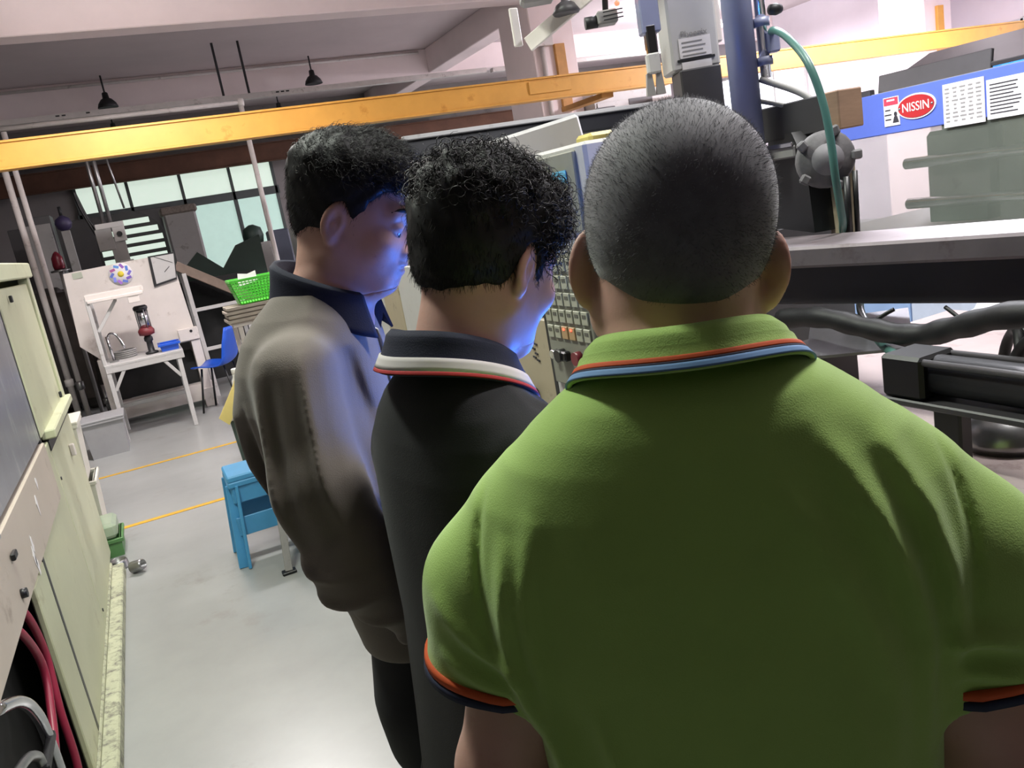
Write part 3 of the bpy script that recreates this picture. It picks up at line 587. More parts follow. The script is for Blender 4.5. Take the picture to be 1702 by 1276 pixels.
# aisle things: stool, yellow board, bottle, table leg
so = thing('step_stool', 'sky blue plastic stool on the floor behind the man in grey', 'stool', (0.30, 4.40, 0))
SX, SY, SH = 0.30, 4.40, 0.49
MB().box((SX, SY, SH-0.015), (0.27, 0.27, 0.035), b=0.014).box((SX, SY, SH-0.045), (0.275, 0.275, 0.035), b=0.012).build('seat', M_skyp, so)
for sx in (-1, 1):
    for sy in (-1, 1):
        g = MB(); a = np.array((SX+sx*0.118, SY+sy*0.118, SH-0.05)); b_ = np.array((SX+sx*0.155, SY+sy*0.155, 0.0))
        g.bar(a+np.array((0, -sy*0.022, 0)), b_+np.array((0, -sy*0.022, 0)), 0.016, 0.06, b=0.004); g.bar(a+np.array((-sx*0.022, 0, 0)), b_+np.array((-sx*0.022, 0, 0)), 0.06, 0.016, b=0.004)
        g.build('leg', M_skyp, so)
for (p0, p1) in (((-1, -1), (1, -1)), ((1, -1), (1, 1)), ((1, 1), (-1, 1)), ((-1, 1), (-1, -1))):
    MB().bar((SX+p0[0]*0.132, SY+p0[1]*0.132, 0.22), (SX+p1[0]*0.132, SY+p1[1]*0.132, 0.22), 0.012, 0.10, R_(0), b=0.004).build('apron', M_skyp, so)
for (p0, p1) in (((-1, -1), (1, -1)), ((1, -1), (1, 1)), ((1, 1), (-1, 1)), ((-1, 1), (-1, -1))):
    MB().bar((SX+p0[0]*0.122, SY+p0[1]*0.122, SH-0.1), (SX+p1[0]*0.122, SY+p1[1]*0.122, SH-0.1), 0.012, 0.09, R_(0), b=0.004).build('apron', M_skyp, so)
bs = thing('bench', 'dark steel bench frame partly hidden behind the man in grey', 'bench', (0.6, 4.6, 0))
MB().box((0.70, 4.75, 0.60), (0.56, 1.3, 0.03)).build('bench_top', M_white, bs)
for (x, y) in ((0.34, 5.3), (0.40, 4.16), (0.95, 5.3), (0.95, 4.16)):
    if (x, y) == (0.40, 4.16): MB().bar((0.33, 4.0, 0.012), (0.40, 4.2, 0.585), 0.035, 0.035).build('leg', M_grey, bs)
    elif (x, y) == (0.34, 5.3): MB().bar((0.36, 5.2, 0.0), (0.33, 5.25, 0.585), 0.035, 0.035).build('leg', mat('green_grey_leg', (72, 84, 78)), bs)
    else: MB().box((x, y, 0.29), (0.035, 0.035, 0.58)).build('leg', M_grey, bs)
MB().box((0.33, 4.0, 0.008), (0.07, 0.05, 0.016)).build('foot_pad', M_black, bs)
MB().box((0.38, 5.28, 0.60), (0.18, 0.16, 0.03)).build('end_shelf', M_white, bs)
yc = thing('folded_board', 'pale yellow folded board leaning over the bench end behind the man in grey', 'board', (0.3, 5.2, 0.62))
MB().prism([(0, 0), (0.05, -0.055), (0.18, 0.14), (0.14, 0.2)], (0.25, 5.15, 0.63), (1, 0, 0), (0, 0, 1), (0.0, 0.012, 0)).build('front_flap', M_cardy, yc)
MB().prism([(0, 0), (0.2, 0.02), (0.2, 0.10), (0.02, 0.08)], (0.37, 5.16, 0.745), (1, 0, 0), (0, 0.5, 1), (0.0, 0.012, 0)).build('top_flap', M_cardy, yc)
bt = thing('bottle', 'small white plastic bottle standing behind the pale yellow board', 'bottle', (0.42, 5.36, 0.616))
MB().lathe([(0.03, 0), (0.034, 0.005), (0.034, 0.16), (0.03, 0.19), (0.018, 0.21), (0.018, 0.235)], (0.42, 5.36, 0.616)).build('body', M_bottle, bt)
MB().lathe([(0.02, 0), (0.02, 0.03), (0.016, 0.034)], (0.42, 5.36, 0.845)).build('cap', M_bottle, bt)
# white machine with hose, right of the second pole
hm = thing('hopper_dryer', 'white machine with grey head and black looping hose behind the man in grey', 'machine', (2.6, 12.2, 0))
MB().box((2.55, 12.3, 0.86), (0.62, 0.6, 1.72)).build('body', M_white, hm)
MB().box((2.42, 12.15, 2.07), (0.24, 0.3, 0.28)).build('head', M_lgrey, hm)
MB().box((2.45, 12.15, 1.83), (0.18, 0.24, 0.22)).build('motor', M_steel, hm)
MB().lathe([(0.1, 0), (0.1, 0.16), (0.07, 0.2)], (2.28, 12.0, 1.74)).build('red_drum', mat('maroon_drum', (104, 38, 50)), hm)
MB().tube(smooth_path([(2.35, 12.1, 2.22), (2.33, 12.1, 2.42), (2.42, 12.1, 2.56), (2.6, 12.1, 2.62), (2.75, 12.1, 2.5), (2.8, 12.1, 2.2)], 30), 0.032).build('hose', M_black, hm)
jb = thing('junk_crates', 'dark stacked crates under the green window panes', 'crates', (1.9, 11.8, 0))
MB().box((1.62, 11.8, 0.8), (0.36, 0.4, 1.6), b=0.02).build('crate', M_grey, jb)
MB().box((1.95, 11.9, 0.86), (0.26, 0.4, 1.74), b=0.02).build('crate', mat('slate_crate', (74, 80, 96)), jb)
MB().lathe([(0.12, 0), (0.14, 0.1), (0.12, 0.2), (0.03, 0.25)], (1.60, 11.75, 1.6)).build('green_cover', M_belt, jb)
# ------------------------------------------------------------------ machine 1 (the one the men look at)
m1 = thing('injection_machine', 'grey and tan injection machine with control cabinet in front of the three men', 'machine', (1.6, 2.2, 0))
CX = 0.98
MB().box((1.13, 1.815, 0.88), (0.30, 0.33, 1.68), b=0.008).build('control_cabinet', M_lgrey, m1)
cp = MB().box((CX-0.006, 1.835, 1.295), (0.012, 0.25, 0.36), b=0.003).build('key_panel', M_keybg, m1)
for r in range(5):
    for c in range(6):
        if (r, c) in ((4, 2), (4, 3)): continue
        MB().box((CX-0.0145, 1.932-c*0.0385, 1.44-r*0.0445), (0.006, 0.031, 0.034), b=0.002).build('key', M_key, cp)
        MB().box((CX-0.018, 1.932-c*0.0385, 1.445-r*0.0445), (0.001, 0.018, 0.009), b=0).build('key_mark', mat('key_print', (96, 94, 86), rough=0.7), cp)
for c in (2, 3):
    MB().box((CX-0.0145, 1.932-c*0.0385, 1.262), (0.006, 0.031, 0.034), b=0.002).build('key', mat('lit_key', (180, 150, 110), rough=0.5), cp)
    MB().box((CX-0.0185, 1.932-c*0.0385, 1.272), (0.002, 0.006, 0.005), b=0).build('indicator_light', M_led, cp)
MB().cyl((CX-0.012, 1.925, 1.20), (CX-0.03, 1.925, 1.20), 0.012, n=16).build('key_switch', M_chrome, cp)
MB().cyl((CX-0.012, 1.885, 1.20), (CX-0.035, 1.885, 1.20), 0.017, n=16).box((CX-0.02, 1.868, 1.20), (0.02, 0.04, 0.026)).build('selector', M_black, cp)
MB().cyl((CX-0.012, 1.80, 1.20), (CX-0.03, 1.80, 1.20), 0.018, n=16).build('red_button', mat('dull_red_button', (120, 40, 50), rough=0.4), cp)
up = MB().box((CX-0.004, 1.80, 1.61), (0.012, 0.22, 0.19), b=0.003).build('upper_panel', M_keybg, m1)
MB().box((CX-0.013, 1.765, 1.65), (0.002, 0.075, 0.03), b=0).build('blue_sticker', mat('cyan_sticker', (110, 190, 220), rough=0.5), up)
MB().box((CX-0.013, 1.765, 1.625), (0.002, 0.075, 0.018), b=0).build('yellow_sticker', mat('pale_yellow_sticker', (226, 220, 150), rough=0.5), up)
MB().box((CX-0.013, 1.755, 1.59), (0.002, 0.045, 0.04), b=0).build('white_sticker', M_paper, up)
MB().box((CX+0.01, 1.985, 0.9), (0.02, 0.02, 1.62), b=0).build('gap_strip', M_black, m1)
for (y0, y1, z0, z1, m, nm) in ((2.0, 2.62, 0.2, 1.27, M_tan, 'side_door'), (2.63, 3.45, 0.2, 1.42, M_lgrey, 'side_door'), (3.46, 3.72, 0.2, 1.42, M_tan, 'side_door'), (3.73, 4.3, 0.2, 1.42, M_lgrey, 'side_door')):
    MB().box((1.03, (y0+y1)/2, (z0+z1)/2), (0.02, y1-y0, z1-z0), b=0.003).build(nm, m, m1)
MB().box((1.6, 3.15, 0.75), (1.1, 2.3, 1.28), b=0.01).build('body', M_mdark, m1)
MB().box((1.6, 1.2, 0.46), (0.9, 3.6, 0.9), b=0.01).build('bed_base', M_tan, m1)
MB().box((1.0175, 2.46, 1.10), (0.004, 0.12, 0.07), b=0).build('grey_label', M_grey, m1)
k = MB()
for (dy, dz) in ((0, 0.055), (0.012, 0.04), (-0.008, 0.03), (0.01, 0.015), (-0.004, 0.0), (0.012, -0.012), (-0.01, -0.02)):
    k.bar((1.018, 2.165+dy-0.008, 1.16+dz), (1.018, 2.165+dy+0.01, 1.163+dz), 0.003, 0.005, b=0)
k.build('pen_scrawl', M_ink, m1)
MB().lathe([(0.012, 0), (0.024, 0.012), (0.024, 0.03), (0.014, 0.036)], (1.02, 2.205, 1.035), rot(0, R_(-90))).build('knob', M_black, m1)
# upper deck above the men's heads: pale cover, black lid with white edge
MB().box((1.25, 2.55, 1.72), (0.30, 0.5, 0.2), rot(0, R_(-8), R_(-6)), b=0.01).build('pale_cover', M_lgrey, m1)
MB().box((1.36, 2.55, 1.54), (0.4, 0.7, 0.28), b=0.02).build('deck', M_grey, m1)
yd = MB().box((1.32, 2.15, 1.74), (0.09, 0.09, 0.05), b=0.01).build('yellow_cup', mat('pale_yellow_cap', (206, 190, 110)), m1)
bl = thing('black_lid', 'black flat cover with a pale front edge above the curly haired man', 'cover', (1.9, 4.0, 1.7))
MB().box((2.05, 4.3, 1.93), (1.5, 0.9, 0.10), b=0.01).build('lid', M_black, bl)
MB().box((2.05, 3.84, 1.975), (1.5, 0.03, 0.022)).build('edge_strip', M_grey, bl)
for x in (1.45, 2.65): MB().box((x, 4.62, 0.94), (0.06, 0.2, 1.88)).build('support', M_dark, bl)
# steel cross beam, motor, bar
bdir = np.array((-0.23, 0.973, 0)); bz = math.atan2(0.23, 0.973)
sbm = MB().box((1.50, 0.85, 1.395), (0.20, 1.75, 0.046), rot(0, 0, bz), b=0.006).build('steel_beam', mat('worn_beam_steel', (120, 112, 116), rough=0.45, metal=0.25, var=0.18, scale=6, dirt=(84, 68, 68), dirt_amt=0.35, dscale=7), m1)
MB().box((1.52, 0.855, 1.328), (0.15, 1.73, 0.088), rot(0, 0, bz), b=0.004).build('beam_web', mat('shaded_beam_web', (52, 50, 54), rough=0.5, metal=0.2, var=0.15), sbm)  # recessed web painted darker to deepen its shade
ma = MB().lathe([(0.001, 0), (0.06, 0), (0.066, 0.012), (0.066, 0.03), (0.052, 0.04), (0.05, 0.15), (0.001, 0.15)], (1.49, 1.44, 1.585), rot(R_(90), 0, R_(-35)) @ rot(R_(180)), n=24).build('drive_motor', mat('motor_cast_grey', (104, 102, 104), rough=0.6, var=0.2, scale=20, bump=0.3), m1)
MB().lathe([(0.001, 0), (0.034, 0), (0.036, 0.006), (0.001, 0.006)], (1.4863, 1.4352, 1.585), rot(R_(90), 0, R_(-35)), n=24).build('motor_cap', mat('motor_cap_grey', (120, 118, 122), rough=0.6), ma)
for a in range(5):
    t = a/5*6.283; u = np.array((math.cos(R_(-35)), math.sin(R_(-35)), 0))
    pc = np.array((1.488, 1.437, 1.585))+0.064*(math.cos(t)*u+math.sin(t)*np.array((0, 0, 1)))
    MB().box(pc, (0.022, 0.02, 0.022), rot(0, t, R_(-35))).build('lug', mat('motor_cast_grey', (0, 0, 0)), ma)
MB().prism([(0, 0), (0.30, 0), (0.28, 0.16), (0.20, 0.24), (0.02, 0.24), (-0.04, 0.1)], (1.60, 1.75, 1.42), (-0.42, -0.9, 0), (0, 0, 1), (0.09, -0.04, 0)).build('dark_bracket', M_black, m1)
MB().box((1.545, 1.455, 1.46), (0.05, 0.06, 0.24), rot(0, 0, R_(-30)), b=0.004).build('beige_post', M_tan, m1)
MB().tube([(1.51, 1.41, 1.40), (1.513, 1.41, 1.54)], 0.008).tube([(1.525, 1.40, 1.40), (1.53, 1.40, 1.55)], 0.006).build('post_cables', M_black, m1)
# wooden-ended dark bar resting across the bracket
br = thing('support_bar', 'long dark square bar with a raw wooden end above the motor', 'bar', (1.62, 2.2, 1.65))
MB().box((1.575, 2.19, 1.69), (0.075, 1.42, 0.085), b=0.003).build('bar', M_mdark, br)
MB().box((1.575, 1.46, 1.69), (0.077, 0.045, 0.088), b=0.003).build('wooden_end', M_wood, br)
b2 = thing('slide_rail', 'flat pale edged slide rail running left under the wooden ended bar', 'rail', (1.55, 2.2, 1.6))
MB().box((1.56, 2.2, 1.615), (0.12, 1.3, 0.03)).build('rail', M_grey, b2)
MB().box((1.498, 2.2, 1.632), (0.008, 1.3, 0.012)).build('edge', M_chrome, b2)
MB().box((1.6, 2.87, 1.29), (0.12, 0.1, 0.62)).build('stand', M_dark, b2)
# hydraulic cylinder, bed, plate, cable bundle
hc = thing('hydraulic_cylinder', 'black square-headed hydraulic cylinder lying beyond the green shirt shoulder', 'cylinder', (1.1, 0.7, 1.1))
cdir = np.array((0, 1.0, 0)); c0 = np.array((1.12, 0.925, 1.234))
MB().cyl(c0, c0-cdir*0.75, 0.033, n=24).build('barrel', M_black, hc)
MB().box(c0, (0.085, 0.08, 0.072), b=0.006).build('head_block', M_black, hc)
MB().box(c0-cdir*0.72, (0.085, 0.06, 0.072), b=0.006).build('tail_block', M_black, hc)
for sx in (-0.033, 0.033):
    MB().cyl(c0+np.array((sx, 0, 0.027)), c0+np.array((sx, 0, 0.027))-cdir*0.74, 0.006, n=10).build('tie_rod', M_mdark, hc)
MB().box(c0-cdir*0.36+np.array((-0.005, 0, -0.043)), (0.075, 0.80, 0.012)).build('mount_rail', M_mdark, hc)
for q_ in (0.05, 0.68): MB().box(c0-cdir*q_+np.array((0.01, 0, -0.10)), (0.03, 0.05, 0.105)).build('saddle', M_mdark, hc)
bd = MB().box((1.62, 0.65, 1.05), (1.05, 2.0, 0.06), b=0.006).build('machine_bed', M_bedp, m1)
for (x, y) in ((1.15, 0.2), (2.05, 0.2), (2.05, 1.5)): MB().box((x, y, 0.96), (0.1, 0.1, 0.12)).build('bed_foot', M_mdark, m1)
gr = MB().lathe([(0.07, 0), (0.075, 0.02), (0.05, 0.05), (0.026, 0.06), (0.026, 0.075), (0.02, 0.08)], (1.255, 0.87, 1.08)).build('bottle_body', M_steel)
tag(gr, 'grey conical oil cup standing on the pinkish machine bed', 'oil cup')
gc = MB().lathe([(0.018, 0), (0.018, 0.03), (0.015, 0.034), (0.001, 0.034)], (1.255, 0.87, 1.16)).build('oil_cup_cap', M_bottle)
gc.parent = gr; gc.location = gc.location-gr.location if False else Vector((0, 0, 0.08))
gr.name = 'oil_cup'; gc.name = 'cap'
tag(MB().tube(smooth_path([(1.275, 0.865, 1.165), (1.33, 0.80, 1.17), (1.4, 0.70, 1.13), (1.5, 0.6, 1.09)], 14), 0.004, 8).build('red_wire', M_red), 'thin red wire running from the oil cup across the bed', 'wire')
tp = MB().prism([(0, 0), (0.22, -0.03), (0.25, 0.18), (0.03, 0.2)], (1.22, 1.28, 1.19), (0.7, -0.6, 0.05), (0.65, 0.75, 0.18), (0, 0, 0.006)).build('steel_plate', mat('scratched_plate', (128, 126, 132), rough=0.4, metal=0.5, var=0.15, scale=18))
tag(tp, 'flat scratched steel plate sticking out below the grey beam', 'plate')
MB().box((1.33, 1.34, 1.14), (0.1, 0.1, 0.12)).build('plate_stand', M_mdark, m1)
cbp = smooth_path([(1.24, 1.36, 1.27), (1.22, 1.22, 1.285), (1.225, 1.12, 1.27), (1.23, 1.02, 1.262), (1.225, 0.93, 1.285), (1.20, 0.82, 1.318), (1.18, 0.68, 1.335)], 42)
tag(MB().tube(cbp, 0.021+0.0015*np.sin(np.arange(len(cbp))*1.3), 14).build('cable_bundle', M_rubber), 'thick taped black cable bundle sagging under the grey beam', 'cable')
for k_, (pts, r, m, lab) in enumerate([
    ([(1.24, 1.30, 1.29), (1.26, 1.2, 1.25), (1.3, 1.12, 1.29)], 0.004, M_black, 'thin black wire looping left under the grey beam'),
    ([(1.34, 1.04, 1.29), (1.33, 0.98, 1.26), (1.3, 0.92, 1.27)], 0.004, M_black, 'thin black wire looping in the middle under the grey beam'),
    ([(1.36, 0.93, 1.29), (1.34, 0.88, 1.25), (1.3, 0.82, 1.3)], 0.004, M_black, 'thin black wire looping right under the grey beam'),
    ([(1.33, 0.93, 1.09), (1.34, 0.91, 1.20), (1.33, 0.86, 1.25), (1.31, 0.80, 1.22), (1.30, 0.77, 1.09)], 0.011, M_rubber, 'thick black hose arching up from the bed by the right edge'),
    ([(1.42, 1.0, 1.09), (1.42, 0.98, 1.2), (1.38, 0.93, 1.245), (1.34, 0.9, 1.2), (1.33, 0.9, 1.09)], 0.010, M_rubber, 'thick black hose arching up from the bed behind the cylinder'),
]): tag(MB().tube(smooth_path(pts, 24), r, 10).build('hose' if r > 0.008 else 'wire', m), lab, 'hose' if r > 0.008 else 'wire')
# blue HMI screen the men look at, on a swing arm from the control cabinet
hs = thing('control_screen', 'control display with glowing blue screen facing the three men', 'screen', (0.78, 1.25, 1.1))
Ms = rot(0, R_(60), R_(0)); sc_ = np.array((0.78, 1.25, 1.19))
MB().box(sc_, (0.03, 0.28, 0.21), Ms, b=0.006).build('case', M_mdark, hs)
MB().box(sc_+Ms @ np.array((-0.016, 0, 0)), (0.003, 0.24, 0.17), Ms, b=0).build('display', M_scr, hs)
MB().tube(smooth_path([sc_+np.array((0.02, 0, -0.02)), (0.90, 1.3, 1.12), (0.94, 1.46, 1.1), (1.0, 1.66, 1.08)], 20), 0.018).build('swing_arm', M_grey, hs)

sp = thing('added_phone', 'unseen phone added to throw blue light on the curly haired man', 'phone', (0.62, 0.91, 1.22))  # phone added out of view, only to light his jaw blue
Mp = rot(0, R_(62), R_(14)); pc = np.array((0.62, 0.912, 1.225))
MB().box(pc, (0.009, 0.074, 0.155), Mp, b=0.003).build('case', M_black, sp)
MB().box(pc+Mp @ np.array((-0.0052, 0, 0)), (0.0015, 0.068, 0.145), Mp, b=0).build('display', M_scr2, sp)

# ------------------------------------------------------------------ take-out robot over the machine
rb = thing('take_out_robot', 'white and blue-grey take-out robot hanging above the green shirted man', 'robot', (1.5, 1.8, 1.7))
Mr = rot(0, 0, R_(-23))
MB().cyl((1.47, 1.665, 1.62), (1.47, 1.665, 2.6), 0.036, n=24).build('column', M_navyst, rb)
MB().cyl((1.515, 1.635, 1.80), (1.515, 1.635, 2.5), 0.013, n=14).build('air_cylinder', M_chrome, rb)
for z in (1.84, 1.93, 2.02): MB().lathe([(0.014, -0.01), (0.02, -0.01), (0.02, 0.01), (0.014, 0.01)], (1.515, 1.635, z), n=14).build('collar', M_navyst, rb)
MB().lathe([(0.001, 0), (0.012, 0.004), (0.014, 0.02), (0.010, 0.035), (0.001, 0.037)], (1.535, 1.625, 1.955), rot(0, R_(90))).build('fitting', M_dark, rb)
MB().box((1.53, 1.62, 1.88), (0.03, 0.03, 0.05), Mr).build('manifold', M_navyst, rb)
MB().box((1.50, 1.90, 2.2), (0.13, 0.12, 0.66), Mr, b=0.006).build('cover', M_lgrey, rb)
MB().box((1.555, 1.865, 2.24), (0.04, 0.05, 0.62), Mr, b=0.004).build('cover_edge', M_white, rb)
MB().box((1.49, 1.87, 1.80), (0.11, 0.1, 0.14), Mr, b=0.004).build('lower_block', M_mdark, rb)
lp0 = np.array((1.447, 1.838+0.022, 1.93)); uu = np.array((math.cos(R_(-23)), math.sin(R_(-23)), 0))
lp0 = np.array((1.50, 1.90, 1.925))-np.array((math.sin(R_(23)), math.cos(R_(23)), 0))*0.0615
pl_ = MB().box(lp0, (0.085, 0.002, 0.05), Mr, b=0).build('label_plate', M_paper, rb)
MB().box(lp0+np.array((0, 0, -0.045)), (0.08, 0.002, 0.02), Mr, b=0).build('label_plate', M_paper, rb)
MB().box(lp0+np.array((0, 0, -0.030)), (0.10, 0.004, 0.006), Mr, b=0).build('strap', M_dark, rb)
nn = -np.array((math.sin(R_(23)), math.cos(R_(23)), 0))
text_mesh('label_text', 'Phoenix', 0.022, M_grey, rb, lp0+nn*0.0005+np.array((0, 0, 0.034)), uu, (0, 0, 1), 0.001)
for j in range(4):
    MB().bar(lp0+nn*0.0015+uu*-0.035+np.array((0, 0, 0.014-j*0.011)), lp0+nn*0.0015+uu*(0.02+0.008*(j % 2))+np.array((0, 0, 0.014-j*0.011)), 0.0008, 0.003, b=0).build('label_line', M_grey, pl_)
# gripper and valves hang from a cross arm
MB().box((1.36, 1.93, 2.30), (0.34, 0.06, 0.06), Mr).build('cross_arm', M_white, rb)
gp = MB().box((1.352, 1.862, 2.05), (0.05, 0.05, 0.16), Mr).build('gripper_body', M_navyst, rb)
MB().cyl((1.352, 1.862, 2.12), (1.352, 1.862, 2.3), 0.02).build('gripper_stem', M_navyst, gp)
MB().box((1.345, 1.852, 1.945), (0.028, 0.03, 0.09), Mr).build('gripper_slide', M_chrome, gp)
MB().box((1.34, 1.848, 1.895), (0.034, 0.03, 0.05), Mr).build('gripper_base', M_lgrey, gp)
for s_ in (-1, 1):
    MB().prism([(-0.006, 0), (0.007, 0), (0.012, -0.055), (-0.012, -0.055)], np.array((1.335, 1.842, 1.872))+uu*s_*0.013, uu, (0, 0, 1), (0.006, 0.014, 0)).build('gripper_jaw', M_grey, gp)
vl = MB().box((1.31, 1.99, 2.045), (0.055, 0.05, 0.035), Mr).build('valve_body', M_grey, rb)
MB().cyl((1.285, 2.0, 2.04), (1.255, 2.012, 2.04), 0.016).build('valve_knob', M_dark, vl)
for j in range(3): MB().bar((1.285, 1.965, 2.035+j*0.01), (1.335, 1.945, 2.037+j*0.01), 0.003, 0.003).build('valve_fin', M_dark, vl)
MB().lathe([(0.001, 0), (0.007, 0.0), (0.007, 0.004), (0.001, 0.005)], (1.325, 1.955, 2.072), rot(R_(90))).build('red_light', M_led, vl)
MB().cyl((1.31, 1.99, 2.06), (1.31, 1.95, 2.29), 0.008).build('valve_drop', M_dark, vl)
su = thing('suction_unit', 'grey vacuum unit on a pale bracket at the top edge beside the bright column', 'suction unit', (1.42, 2.45, 2.16))
MB().box((1.36, 2.44, 2.25), (0.11, 0.09, 0.10), Mr, b=0.01).build('body', M_grey, su)
MB().lathe([(0.04, 0), (0.045, 0.006), (0.03, 0.03), (0.012, 0.04), (0.012, 0.07)], (1.44, 2.41, 2.155)).build('suction_cup', M_mdark, su)
MB().bar((1.36, 2.55, 2.10), (1.56, 2.3, 2.24), 0.012, 0.05).bar((1.33, 2.56, 2.10), (1.33, 2.56, 2.22), 0.012, 0.03).build('bracket', M_white, su)
MB().cyl((1.42, 2.43, 2.3), (1.42, 2.43, 4.0), 0.012).build('hanger', M_grey, su)
# green hose from robot down to the bed
gh = smooth_path([(1.535, 1.63, 1.90), (1.50, 1.58, 1.90), (1.45, 1.49, 1.868), (1.42, 1.407, 1.802), (1.42, 1.374, 1.72), (1.42, 1.358, 1.63), (1.425, 1.357, 1.54), (1.47, 1.39, 1.45), (1.515, 1.43, 1.40), (1.53, 1.40, 1.30), (1.45, 1.34, 1.245), (1.30, 1.162, 1.225), (1.19, 1.03, 1.235), (1.13, 0.965, 1.24)], 78)
tag(MB().tube(gh, 0.0085, 12).build('green_hose', M_ghose), 'thin green hose arching from the robot down past the grey beam', 'hose')
tag(MB().tube(smooth_path([(1.50, 1.64, 1.80), (1.55, 1.55, 1.74), (1.56, 1.48, 1.665)], 20), 0.008).build('grey_hose', M_grey), 'upper thin grey hose slanting from the robot column to the motor', 'hose')
tag(MB().tube(smooth_path([(1.49, 1.66, 1.755), (1.555, 1.60, 1.72), (1.575, 1.55, 1.69)], 20), 0.006).build('grey_hose', M_grey), 'lower thin grey hose slanting from the robot column to the motor', 'hose')

# ------------------------------------------------------------------ machine 2: blue headed machine with big window
m2 = thing('window_machine', 'blue and white machine with a wide safety window and red oval badge', 'machine', (4.2, 3.0, 0))
XM = 3.5
def p2(name, y0, y1, z0, z1, m, x=XM, th=0.03, b=0.004, parent=None):
    return MB().box((x+th/2, (y0+y1)/2, (z0+z1)/2), (th, y1-y0, z1-z0), b=b).build(name, m, parent or m2)
hd = p2('header_panel', 1.2, 3.42, 1.60, 1.80, M_blue2, XM-0.005, 0.04)
p2('window_post', 3.24, 3.42, 0.95, 1.60, M_white); p2('sill', 1.2, 3.42, 1.02, 1.10, M_white)
p2('window', 1.2, 3.24, 1.10, 1.60, M_glassm, XM+0.005, 0.01)
p2('lower_panel', 2.92, 3.42, 0.05, 1.02, M_lblue); p2('lower_panel', 1.2, 2.91, 0.05, 1.02, mat('pale_bluewhite', (196, 204, 220), rough=0.45))
MB().box((4.9, 2.6, 0.5), (1.2, 3.6, 1.0), b=0.01).build('base', M_grey, m2)
MB().box((4.6, 2.4, 1.79), (2.1, 2.6, 0.03), b=0.004).build('roof', M_grey, m2)
MB().box((5.5, 2.6, 1.4), (0.06, 3.2, 0.8)).build('rear_panel', mat('inner_greygreen', (86, 90, 78)), m2)
MB().box((4.3, 2.55, 1.22), (0.5, 0.5, 0.36)).build('mould_block', M_grey, m2)
MB().box((4.2, 3.0, 1.14), (0.4, 0.34, 0.1)).build('green_block', mat('dull_green_block', (70, 96, 78)), m2)
for z in (1.2, 1.42): MB().cyl((4.0, 1.2, z), (4.0, 3.3, z), 0.03).build('tie_bar', M_chrome, m2)
MB().box((4.1, 2.35, 1.48), (0.16, 0.3, 0.12)).build('nozzle_head', M_lgrey, m2)
MB().box((4.15, 3.06, 1.35), (0.1, 0.4, 0.44), b=0.05).build('inner_arch', M_grey, m2)
MB().box((4.05, 1.95, 1.35), (0.3, 0.3, 0.46)).build('cream_block', M_tan, m2)
lid2 = MB().box((3.78, 2.72, 1.89), (0.4, 0.74, 0.02), rot(0, R_(-20)), b=0.003).build('roof_flap', M_mdark, m2)
MB().box((3.60, 2.80, 1.835), (0.02, 0.60, 0.11), rot(0, R_(10)), b=0.003).build('flap_front', M_mdark, m2)
MB().box((3.56, 3.42, 1.76), (0.04, 0.62, 0.14)).build('dark_roof_edge', M_mdark, m2)
# badge: red oval with letters and white rim
def ov(a, b_, n=36): return [(a*math.cos(t), b_*math.sin(t)) for t in np.linspace(0, 2*math.pi, n, endpoint=False)]
bo = (XM-0.005, 2.806, 1.708); uy = (0, -1, 0)
bg_ = MB().prism(ov(0.105, 0.058), bo, uy, (0, 0, 1), (-0.006, 0, 0)).build('oval_badge', M_paper, m2)
MB().prism(ov(0.098, 0.051), (bo[0]-0.006, bo[1], bo[2]), uy, (0, 0, 1), (-0.003, 0, 0)).build('badge_face', M_red, bg_)
text_mesh('badge_letters', 'NISSIN', 0.058, M_paper, bg_, (bo[0]-0.0092, bo[1], bo[2]-0.002), uy, (0, 0, 1), 0.002, sx=0.88)
for s_ in (-1, 1): MB().lathe([(0.001, 0), (0.006, 0), (0.006, 0.003), (0.001, 0.004)], (bo[0]-0.009, bo[1]+s_*0.088, bo[2]), rot(0, R_(-90)), n=10).build('badge_rivet', M_chrome, bg_)
# notice card
nc = thing('notice_card', 'white notice card with red top strip left of the red oval badge', 'notice', (3.49, 2.945, 1.64))
MB().box((XM-0.008, 2.945, 1.705), (0.004, 0.088, 0.135), b=0).build('card', M_paper, nc)
MB().box((XM-0.0108, 2.945, 1.752), (0.002, 0.08, 0.034), b=0).build('red_strip', mat('card_red', (214, 60, 84), rough=0.6), nc)
MB().prism(ov(0.009, 0.011, 16), (XM-0.010, 2.922, 1.690), uy, (0, 0, 1), (-0.0015, 0, 0)).prism([(-0.018, 0), (0.018, 0), (0.008, 0.03), (-0.008, 0.03)], (XM-0.010, 2.922, 1.65), uy, (0, 0, 1), (-0.0015, 0, 0)).build('portrait', M_ink, nc)
for j, w in enumerate((0.03, 0.04, 0.034)): MB().box((XM-0.0108, 2.965, 1.712-j*0.022), (0.001, w, 0.006), b=0).build('print_line', M_ink, nc)
MB().box((XM-0.0108, 2.945, 1.757), (0.0025, 0.045, 0.008), b=0).build('strip_mark', M_paper, nc)
